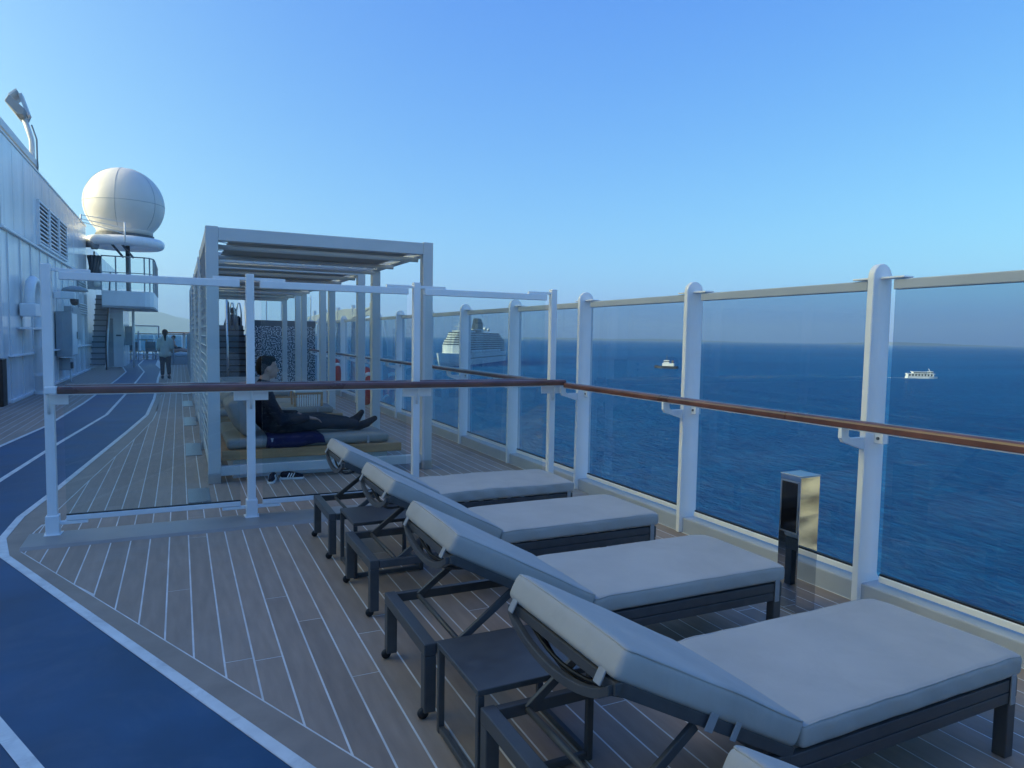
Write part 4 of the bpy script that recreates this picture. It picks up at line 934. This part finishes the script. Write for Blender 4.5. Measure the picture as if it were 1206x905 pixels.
for (a, b) in zip(bp[:6], bp[1:6]):
    L_ = (Vector(b) - Vector(a)).length; n_ = max(1, round(L_ / 0.5))
    for k in range(n_):
        p = Vector(a).lerp(Vector(b), k / n_); q = Vector(a).lerp(Vector(b), (k + 1) / n_)
        MB().bar((p.x, p.y, 3.05), (p.x, p.y, 4.35), 0.05, 0.05, (0, 1, 0)).build('post', MIDG, bal)
        MB().bar((p.x, p.y, 3.72), (q.x, q.y, 3.72), 0.012, 1.2).build('glass_pane', CLEAR, bal)
    MB().bar((a[0], a[1], 4.37), (b[0], b[1], 4.37), 0.05, 0.045).build('top_rail', MIDG, bal)
    MB().bar((a[0], a[1], 3.75), (b[0], b[1], 3.75), 0.03, 0.03).build('mid_rail', MIDG, bal)
# folded parasol / net bundle by the wall end
t = thing('folded_parasol', 'bundled grey parasol standing at the end of the deckhouse wall', 'parasol', (-2.9, 30.9, 3.05))
mb = MB()
for k in range(9):
    a = k * 2 * math.pi / 9; mb.tube([(-2.88 + 0.20 * math.cos(a), 30.95 + 0.15 * math.sin(a), 3.4), (-2.88 + 0.12 * math.cos(a + 0.5), 30.95 + 0.1 * math.sin(a + 0.5), 3.9), (-2.88 + 0.20 * math.cos(a + 0.9), 30.95 + 0.15 * math.sin(a + 0.9), 4.35)], 0.07, 7, 0.06)
mb.build('folds', DARKG, t, smooth=True); MB().tube([(-2.88, 30.95, 3.05), (-2.88, 30.95, 4.5)], 0.03, 8).build('pole', MIDG, t, smooth=True)
rd = thing('radome', 'large white sphere antenna dome on its ring platform above the balcony', 'radome', (-1.85, 31.6, 5.2))
rc = (-1.86, 31.4)
prof = []
for k in range(0, 33):
    a = -math.pi / 2 + math.pi * k / 32
    r_ = 1.42 * math.cos(a); z = 6.42 + 1.40 * math.sin(a)
    if z > 5.42: prof.append((r_, z))
prof = [(0.98, 5.24), (0.98, 5.40)] + prof
MB().lathe(prof, (rc[0], rc[1], 0), 48).build('dome', RADOME, rd, smooth=True)
sm = MB()
for k in range(6):
    a0 = k * math.pi / 3 + 0.35
    sm.tube([(rc[0] + 1.424 * math.cos(a) * math.cos(a0), rc[1] + 1.424 * math.cos(a) * math.sin(a0), 6.42 + 1.404 * math.sin(a)) for a in [-0.75 + (0.75 + 1.45) * q / 18 for q in range(19)]], 0.007, 4)
for zz in (0.0, ):
    sm.tube([(rc[0] + 1.424 * math.cos(zz) * math.cos(a), rc[1] + 1.424 * math.cos(zz) * math.sin(a), 6.42 + 1.4 * math.sin(zz)) for a in [2 * math.pi * q / 48 for q in range(49)]], 0.007, 4)
sm.build('panel_seam', MIDG, rd)
MB().lathe([(1.02, 5.12), (1.02, 5.24), (0.9, 5.24)], (rc[0], rc[1], 0), 32).build('base_ring', DARKG, rd)
tor = []
for k in range(17):
    a = -math.pi / 2 + math.pi * k / 16; tor.append((1.22 + 0.17 * math.cos(a), 4.92 + 0.19 * math.sin(a)))
MB().lathe([(0.0, 4.86), (1.1, 4.86)] + tor + [(0.0, 5.11)], (rc[0], rc[1], 0), 48).build('ring_platform', WHITE, rd, smooth=True)
for k in range(1): MB().tube([(-1.80 + 0.45 * k, 31.7, 3.05), (-1.80 + 0.45 * k, 31.7, 4.86)], 0.08, 10).build('pillar', DARKG, rd, smooth=True)
for k in range(2): MB().bar((-2.3 + 0.35 * k, 30.7, 4.84), (-1.95 + 0.35 * k, 31.5, 4.4), 0.05, 0.07).build('strut', DARKG, rd)
MB().lathe([(0.0, -0.5), (0.05, -0.42), (0.16, -0.4), (0.16, 0.1), (0.22, 0.1), (0.22, 0.3), (0.12, 0.36), (0, 0.36)], (-3.05, 30.75, 4.78), 16, 'X').build('end_fitting', MIDG, rd, smooth=True)
t = thing('guard_rail', 'thin wire guard rail in front of the radome', 'railing', (-2.4, 29.5, 4.9))
MB().tube([(-1.755, 29.5, 4.75), (-1.755, 29.5, 5.5)], 0.028, 8).build('post', SHIPW, t, smooth=True)
MB().tube([(-3.13, 29.5, 5.38), (-3.13, 29.5, 5.66)], 0.028, 8).build('post', SHIPW, t, smooth=True)
MB().tube([(-1.755, 29.5, 4.76), (-1.755, 30.6, 4.88)], 0.03, 8).build('outrigger', SHIPW, t, smooth=True)
for z0, z1 in ((5.64, 5.49), (5.5, 5.28), (5.4, 5.08)): MB().tube([(-3.13, 29.5, z0), (-1.755, 29.5, z1)], 0.014, 6).build('wire', SHIPW, t)

# ------------------------------------------------------------ raised platform with patterned front, stairs
pf = thing('raised_platform', 'raised deck with black and white speckled front panels behind the pergolas', 'platform', (2.0, 21, 0))
MB().box(0.3, 3.5, 21.2, 33, 0.0, 1.44).build('platform_block', MIDG, pf)
for k in range(2): MB().box(1.75 + 0.875 * k, 2.62 + 0.88 * k, 20.3, 20.35, 0.0, 1.70).build('patterned_panel', SPECK, pf)
MB().box(1.74, 3.51, 20.29, 20.36, 1.70, 1.86).build('panel_cap', DARKG, pf, bevel=0.005)
for k in range(4): MB().box(1.9 + 0.42 * k, 2.30 + 0.42 * k, 21.4, 21.41, 1.45, 2.6).build('glass_pane', CLEAR, pf)
for k in range(5): MB().box(1.87 + 0.42 * k, 1.90 + 0.42 * k, 21.38, 21.43, 1.44, 2.62).build('post', WHITE, pf)
st = thing('wide_stairs', 'dark wooden steps rising between the pergolas and the patterned panels', 'stairs', (1.2, 20, 0))
for k in range(9):
    z = 0.15 + 0.16 * (k + 1); y0 = 19.9 + 0.28 * k * 0.55
    MB().box(0.6, 1.68, y0, y0 + 0.2, z - 0.045, z).build('step', BROWN, st, bevel=0.004)
    MB().box(0.62, 1.66, y0 + 0.155, y0 + 0.165, z, z + 0.115).build('riser', DARKG, st)
MB().box(0.6, 1.68, 19.88, 19.9, 0.0, 0.15).build('plinth', WHITE, st)
for x in (1.16, 1.66, ):
    MB().tube([(x, 19.95, 0.3), (x, 19.95, 1.15), (x + 0.02, 20.8, 2.2), (x + 0.05, 21.05, 2.42), (x + 0.1, 21.25, 2.36), (x + 0.12, 21.3, 1.5)], 0.028, 8).build('handrail', BRUSH, st, smooth=True)
    MB().tube([(x + 0.03, 20.5, 0.9), (x + 0.03, 20.5, 1.84)], 0.018, 6).build('baluster', BRUSH, st, smooth=True)
for x in (1.3, 1.48):
    MB().tube([(x, 21.3, 1.44), (x, 21.3, 2.1), (x + 0.04, 21.3, 2.34), (x + 0.09, 21.3, 2.34), (x + 0.13, 21.3, 2.1), (x + 0.13, 21.3, 1.44)], 0.022, 8).build('hoop_rail', BRUSH, st, smooth=True)
t = thing('person', 'person in grey and blue seen from behind at the top of the wooden steps', 'person', (1.42, 21.7, 1.44))
B = MB(); q = lambda x, z, y=0: Vector((1.42 + x, 21.75 + y, z))
B.chain([q(-0.06, 1.50), q(-0.06, 1.53, 0.3), q(-0.06, 1.48, 0.42)], [0.06, 0.05, 0.04]); B.chain([q(0.08, 1.50), q(0.08, 1.55, 0.3), q(0.08, 1.48, 0.42)], [0.06, 0.05, 0.04])
B.chain([q(0, 1.56), q(0, 1.75), q(0, 1.9)], [0.12, 0.13, 0.10]); B.cap(q(0, 1.98), q(0, 2.05), 0.045, 0.05); B.ball(q(0, 2.12, 0.01), (0.075, 0.09, 0.105))
for s in (-1, 1): B.chain([q(s * 0.15, 1.92), q(s * 0.2, 1.7, 0.05), q(s * 0.1, 1.58, 0.2)], [0.05, 0.04, 0.03])
B.build('body', SKIN, t, remesh=0.012)
J = MB(); J.chain([q(0, 1.56), q(0, 1.75), q(0, 1.92)], [0.14, 0.155, 0.13])
for s in (-1, 1): J.chain([q(s * 0.13, 1.92), q(s * 0.2, 1.7, 0.05)], [0.075, 0.06])
J.build('shirt', DENIM, t, remesh=0.014); H = MB(); H.ball(q(0, 2.14, -0.01), (0.088, 0.095, 0.1)); H.build('hair', HAIR, t, remesh=0.012)
# sloped white windbreak outboard at the far end of the railing
t = thing('sloped_windbreak', 'white sloping windbreak rising above the far railing', 'windbreak', (3.8, 16.5, 1.9))
MB().prism([(15.2, 1.95), (18.3, 1.84), (25.0, 1.95), (25.0, 2.04), (18.3, 2.16), (15.25, 2.11)], 3.86, 3.90, 'X').build('panel', SHIPW, t, bevel=0.005)
MB().bar((3.88, 15.2, 2.13), (3.88, 17.9, 1.84), 0.09, 0.04).build('sloped_rail', SHIPW, t, bevel=0.004)
for k in range(6): MB().box(3.84, 3.92, 15.3 + 1.8 * k, 15.38 + 1.8 * k, 0.0, 2.22).build('post', SHIPW, t)
# lifebuoys seen edge on
for i, (y, zc) in enumerate(((13.72, 0.46), (16.75, 0.52))):
    t = thing('lifebuoy', ('red lifebuoy hung edge-on below the handrail, nearer of the two', 'red lifebuoy hung edge-on below the handrail, farther of the two')[i], 'lifebuoy', (3.36, y, zc), 'lifebuoys on the sea railing')
    ring = [(3.36 + 0.0, y + 0.29 * math.cos(a), zc + 0.02 + 0.31 * math.sin(a)) for a in [2 * math.pi * k / 28 for k in range(29)]]
    MB().tube(ring, 0.075, 12, caps=False).build('ring', RED, t, smooth=True)
    for a in (2.4, 5.2):
        seg = [(3.36, y + 0.29 * math.cos(b_), zc + 0.02 + 0.31 * math.sin(b_)) for b_ in (a - 0.13, a, a + 0.13)]
        MB().tube(seg, 0.079, 12).build('band', SHIPW, t, smooth=True)

# ------------------------------------------------------------ far end of the deck
br = thing('bow_railing', 'glass railing closing the far end of the deck', 'railing', (0, 52, 0))
for k in range(9): MB().box(-3.2 + 0.85 * k - 0.04, -3.2 + 0.85 * k + 0.04, 52.0, 52.08, 0, 1.3).build('post', WHITE, br)
for k in range(8): MB().box(-3.15 + 0.85 * k, -2.42 + 0.85 * k, 52.03, 52.045, 0.1, 1.25).build('glass_pane', TINT, br)
MB().box(-3.24, 3.64, 51.99, 52.09, 1.3, 1.36).build('top_rail', TEAK, br)
t = thing('glass_windbreak', 'framed glass windbreak around the far tables', 'windbreak', (-2.2, 40, 0))
for x in (-2.55, -1.88, -0.95): MB().box(x - 0.03, x + 0.03, 39.97, 40.03, 0, 1.78 if x > -1.5 else 1.5).build('post', MIDG, t)
MB().box(-2.55, -0.98, 39.975, 40.025, 0.28, 0.34).build('bottom_rail', MIDG, t); MB().box(-2.1, -0.98, 39.975, 40.025, 1.74, 1.80).build('top_rail', MIDG, t)
MB().box(-2.5, -1.0, 39.995, 40.005, 0.35, 1.74).build('pane', CLEAR, t)
for i, (x, y) in enumerate(((-2.3, 41.5), (-1.6, 42.2))):
    t = thing('cafe_table', ('small dark round table behind the far windbreak, left one', 'small dark round table behind the far windbreak, right one')[i], 'table', (x, y, 0), 'tables at the far end')
    MB().lathe([(0, 1.02), (0.42, 1.02), (0.42, 1.06), (0, 1.06)], (x, y, 0), 20).build('tabletop', BROWN, t); MB().tube([(x, y, 0), (x, y, 1.02)], 0.035, 8).build('pedestal', SHIPW, t); MB().lathe([(0, 0), (0.25, 0), (0.22, 0.04), (0, 0.05)], (x, y, 0), 16).build('foot', SHIPW, t)
for i, (x, y, a) in enumerate(((-2.55, 41.0, 0.3), (-2.0, 41.4, 2.6), (-1.35, 41.6, 0.2), (-1.25, 42.6, 2.2))):
    t = thing('cafe_chair', ('tan wicker chair at the left end of the far tables', 'grey chair between the two far tables', 'dark chair at the right far table, front one', 'dark chair at the right far table, rear one')[i], 'chair', (0, 0, 0), 'chairs at the far tables')
    m_ = OAK if i == 0 else DARKG
    MB().box(-0.25, 0.25, -0.25, 0.25, 0.42, 0.48).build('seat', m_, t, bevel=0.01); MB().box(-0.25, 0.25, 0.21, 0.26, 0.485, 0.95).build('backrest', m_, t, bevel=0.01)
    for sx in (-1, 1):
        for sy in (-1, 1): MB().box(sx * 0.22 - 0.02, sx * 0.22 + 0.02, sy * 0.22 - 0.02, sy * 0.22 + 0.02, 0, 0.42).build('leg', m_, t)
    t.location = (x, y, 0); t.rotation_euler.z = a
t = thing('far_daybed', 'low grey daybed at the far end right of the walking woman', 'daybed', (0.1, 36, 0))
MB().box(-0.55, 0.75, 35.3, 37.0, 0.0, 0.36).build('base', MIDG, t, bevel=0.02); MB().rbox(-0.55, 0.75, 35.3, 37.0, 0.365, 0.50, 0.05, (10, 10, 4), 0.01, 0.01, 2).build('mattress', PALE, t, smooth=True)
t = thing('pedestal_table', 'tall white pedestal table with red orange top behind the far daybed', 'table', (0.22, 38.6, 0))
MB().lathe([(0, 1.42), (0.85, 1.42), (0.85, 1.48), (0, 1.48)], (0.22, 38.6, 0), 24).build('tabletop', ORANGE, t); MB().tube([(0.22, 38.6, 0.5), (0.22, 38.6, 1.42)], 0.05, 10).build('pedestal', SHIPW, t); MB().lathe([(0.34, 0), (0.32, 0.5), (0.14, 0.58), (0, 0.6)], (0.22, 38.6, 0), 18).build('foot', SHIPW, t, smooth=True)
t = thing('person', 'sunbather with raised arm lying on the far grey daybed', 'person', (-0.1, 36, 0.5))
B = MB(); q = lambda x, z, y=0: Vector((x, 36.0 + y, z))
B.chain([q(-0.35, 0.62, 0.1), q(-0.3, 0.85, 0.15), q(-0.28, 1.0, 0.15)], [0.13, 0.14, 0.12]); B.cap(q(-0.27, 1.06, 0.15), q(-0.27, 1.12, 0.15), 0.05, 0.05); B.ball(q(-0.26, 1.21, 0.15), (0.085, 0.09, 0.11))
B.chain([q(-0.33, 0.62, 0.2), q(0.05, 0.72, 0.1), q(0.45, 0.58, 0.0), q(0.56, 0.64, 0)], [0.09, 0.07, 0.05, 0.045]); B.chain([q(-0.33, 0.62, 0), q(0.02, 0.66, -0.1), q(0.40, 0.58, -0.2), q(0.5, 0.64, -0.2)], [0.09, 0.07, 0.05, 0.045])
for s in (-1, 1): B.chain([q(-0.28, 0.98, 0.15 + s * 0.17), q(-0.12, 0.80, 0.15 + s * 0.22), q(0.0, 0.74, 0.15 + s * 0.1)], [0.05, 0.04, 0.03])
B.build('body', SKIN, t, remesh=0.014)
J = MB(); J.chain([q(-0.36, 0.62, 0.1), q(-0.2, 0.66, 0.05), q(0.0, 0.69, 0.0)], [0.15, 0.14, 0.12]); J.build('shorts', BLACK, t, remesh=0.016); H = MB(); H.ball(q(-0.24, 1.24, 0.17), (0.095, 0.1, 0.1)); H.build('hair', HAIR, t, remesh=0.016)

# ------------------------------------------------------------ boats
cs = thing('cruise_ship', 'big white cruise ship with dark funnel seen bow-on through the railing glass', 'cruise ship', (0, 0, 0))
# local: +x bow, z=0 water, origin amidships-forward (superstructure front at x=0)
secs = [(-215, 15.5, 15.5), (-200, 16.2, 16), (-60, 16.4, 16.2), (0, 15.5, 12.5), (25, 13.0, 8.0), (45, 8.5, 3.5), (56, 4.5, 1.0), (64, 0.6, 0.1)]
vs = []; fs = []
for x, wt_, wb in secs:
    sx = 0 if x < 50 else (x - 50) * 0.55
    for y, z in ((-wb, -3), (-(wb + wt_) / 2, 4), (-wt_, 15), (wt_, 15), ((wb + wt_) / 2, 4), (wb, -3)): vs.append((x - (sx * (15 - z) / 18 if x > 50 else 0), y, z + (max(0, x - 10) * 0.03 if z > 10 else 0)))
for i in range(len(secs) - 1):
    for k in range(6): a = i * 6 + k; b_ = i * 6 + (k + 1) % 6; fs.append((a, b_, b_ + 6, a + 6))
fs += [(0, 5, 4, 3, 2, 1), tuple(len(vs) - 6 + k for k in range(6))]
MB().add(vs, fs).build('hull', SHIPW, cs)
MB().box(-212, 40, -16.3, -16.15, 8, 9).build('hull_stripe', SHIPN, cs); MB().box(-212, 0, 16.25, 16.35, 8, 9.2).build('hull_stripe', SHIPN, cs)
zz = 15.0
for d in range(9):
    x1 = 8 - max(0, d - 3) * 3.6; x0 = -205 + max(0, d - 5) * 9; hw = 16.0 if d < 6 else 14.5
    fr_ = [(x0, -hw), (x1 - 7, -hw), (x1 - 1.5, -hw * 0.55), (x1, 0), (x1 - 1.5, hw * 0.55), (x1 - 7, hw), (x0, hw)]
    MB().prism(fr_, zz, zz + 1.5).build('deck_band', SHIPW, cs)
    ins = [(x * 1.0 - (0.35 if x > 0 - 60 else -0.5), y * 0.965) for x, y in fr_]
    MB().prism(ins, zz + 1.502, zz + 3.0).build('deck_glazing', SHIPG if d >= 3 else SHIPW, cs)
    if d < 3:
        for k in range(12):
            y = -hw * 0.5 + k * hw / 11; MB().box(x1 - 2.2, x1 - 0.2 - 1.5 * abs(y) / (hw * 0.55), y - 0.4, y + 0.4, zz + 0.5, zz + 1.35).build('window', SHIPG, cs)
    for k in range(26):
        x = x0 + 8 + k * (x1 - x0 - 24) / 25; MB().box(x - 0.3, x + 0.3, hw * 0.966, hw + 0.12, zz + 0.8, zz + 2.8).build('balcony_divider', SHIPW, cs)
    for sg in (-1, 1): MB().box(x0 + 4, x1 - 12, min(sg * (hw - 0.3), sg * (hw + 0.06)), max(sg * (hw - 0.3), sg * (hw + 0.06)), zz + 0.75, zz + 2.85).build('shaded_balcony_row', SHIPG, cs)  # balcony rows in dark colour, standing in for shade on the liner's side
    zz += 3.0
for k in range(9):
    x = -25 - k * 17; MB().rbox(x - 6, x + 6, 16.2, 18.6, 15.4, 19, 1.1, (8, 6, 4)).build('lifeboat', SHIPW, cs, smooth=True)
MB().prism([(-118, -5), (-90, -5), (-84, 0), (-90, 5), (-118, 5)], 42, 47).build('funnel_base', SHIPW, cs)
fb = MB(); fb.add([(-116, -4.6, 47), (-90, -4.6, 47), (-90, 4.6, 47), (-116, 4.6, 47), (-113, -3.6, 61), (-97, -3.6, 62), (-97, 3.6, 62), (-113, 3.6, 61)], [(0, 1, 2, 3), (4, 5, 6, 7), (0, 1, 5, 4), (1, 2, 6, 5), (2, 3, 7, 6), (3, 0, 4, 7)]); fb.build('funnel', FUNNEL, cs)
MB().box(-122, -114, -3, 3, 47, 57).build('funnel_fin', FUNNEL, cs)
for (x, y, z, r_) in ((-135, 3, 48, 2.6), (-150, 4, 47, 2.3), (-146, -4, 47, 2.3), (-20, 4, 47, 1.8)): MB().ball((x, y, z), r_).build('radome', SHIPW, cs, smooth=True)
MB().tube([(-14, 0, 42), (-18, 0, 56)], 0.8, 6, 0.3).build('mast', SHIPW, cs); MB().box(-19, -14, -5, 5, 49, 50).build('mast_yard', SHIPW, cs)
MB().box(-60, -20, -10, 10, 42, 44.5).build('upper_house', SHIPW, cs); MB().box(-84, -62, -12, 12, 42, 46).build('upper_house', SHIPG, cs)
az = R(21.6); u = Vector((math.sin(az), math.cos(az))); l = Vector((-math.cos(az), math.sin(az))); h = -u * math.cos(R(17)) + l * math.sin(R(17))
cs.rotation_euler.z = math.atan2(h.y, h.x)
cen = Vector((math.sin(R(20.9)), math.cos(R(20.9)))) * 880
cs.location = (cen.x, cen.y, SEAZ)

tg = thing('tugboat', 'small tug with dark hull and white wheelhouse on the sea', 'tugboat', (0, 0, 0))
hp = [(-13, -3.4), (4, -3.8), (10, -2.4), (13, 0), (10, 2.4), (4, 3.8), (-13, 3.4)]
MB().prism(hp, -1, 2.0).build('hull', SHIPN, tg, bevel=0.3); MB().prism([(x * 1.01, y * 1.02) for x, y in hp], 2.003, 2.7).build('bulwark', BLACK, tg)
MB().box(-9.5, 3.5, -2.6, 2.6, 2.71, 6.0).build('deckhouse', SHIPW, tg, bevel=0.1); MB().box(-4, 2, -2.2, 2.2, 6.01, 9.2).build('wheelhouse', SHIPW, tg, bevel=0.1); MB().box(-4.05, 2.05, -2.25, 2.25, 7.4, 8.3).build('window_band', SHIPG, tg)
MB().tube([(-1.0, 0, 9.2), (-1.0, 0, 15)], 0.3, 6).build('mast', DARKG, tg); MB().box(-8, -6.4, -1.6, -0.6, 6.0, 9).build('funnel', ORANGE, tg); MB().box(-8, -6.4, 0.6, 1.6, 6.0, 9).build('funnel', DARKG, tg); MB().ball((10.5, 0, 2.6), (2, 2, 1)).build('fender', BLACK, tg)
a = R(38.2); tg.location = (math.sin(a) * 905, math.cos(a) * 905, SEAZ); tg.rotation_euler.z = R(128); tg.scale = (1.15, 1.15, 1.15)
tb = thing('tour_boat', 'white two deck excursion boat cruising on the open sea', 'tour boat', (0, 0, 0))
hp = [(-15, -3.2), (7, -3.4), (12, -2.2), (16.5, 0), (12, 2.2), (7, 3.4), (-15, 3.2)]
MB().prism(hp, -0.6, 2.1).build('hull', SHIPW, tb, bevel=0.2); MB().box(-15, 11.5, -3, 3, 2.3, 2.5).build('main_deck', SHIPW, tb); MB().box(-14.5, 11, -2.2, 2.2, 2.5, 4.6).build('cabin', SHIPG, tb)
for k in range(9): MB().box(-14.6 + k * 3.1, -13.4 + k * 3.1, -2.9, 2.9, 2.502, 4.7).build('pillar', SHIPW, tb)
MB().box(-15.2, 12.5, -3.2, 3.2, 4.72, 5.3).build('upper_deck', SHIPW, tb, bevel=0.05)
for k in range(8): MB().box(-9 + k * 2.4, -8.85 + k * 2.4, -2.8, 2.8, 5.302, 6.9).build('awning_post', SHIPW, tb)
MB().box(-10, 9.5, -3, 3, 6.92, 7.3).build('awning', SHIPW, tb); MB().box(6.5, 11, -2, 2, 5.302, 7.6).build('wheelhouse', SHIPW, tb); MB().box(6.45, 11.05, -2.05, 2.05, 6.2, 6.9).build('window_band', SHIPG, tb); MB().bar((8.5, 0, 7.6), (6.8, 0, 10.5), 0.4, 0.6).build('mast', SHIPW, tb)
a = R(56.3); tb.location = (math.sin(a) * 856, math.cos(a) * 856, SEAZ); tb.rotation_euler.z = R(-33)
wk = MB()
for sgn in (-1, 1): wk.add([(-15, sgn * 1.0, 0.06), (-15, sgn * 3.0, 0.06), (-75, sgn * 8, 0.06), (-75, sgn * 7.2, 0.06)], [(0, 1, 2, 3)])
wk.add([(-14, -3.6, 0.1), (17, -0.4, 0.1), (17, 0.4, 0.1), (-14, 3.6, 0.1), (-22, 0, 0.1)], [(0, 1, 2, 3, 4)])
o = wk.build('boat_wake', FOAM); o['kind'] = 'stuff'; o.location = tb.location; o.rotation_euler = tb.rotation_euler

# ------------------------------------------------------------ sea air
HZ = bpy.data.materials.new('haze'); HZ.use_nodes = True
n = HZ.node_tree.nodes; n.clear()
out = n.new('ShaderNodeOutputMaterial'); pv = n.new('ShaderNodeVolumePrincipled'); pv.inputs['Color'].default_value = (0.52, 0.74, 1.0, 1)
pv.inputs['Density'].default_value = 6e-5; pv.inputs['Anisotropy'].default_value = 0.1
HZ.node_tree.links.new(pv.outputs[0], out.inputs['Volume'])
hz = MB().box(-26000, 26000, -26000, 26000, SEAZ - 1.5, 720).build('haze', HZ, kind='stuff')
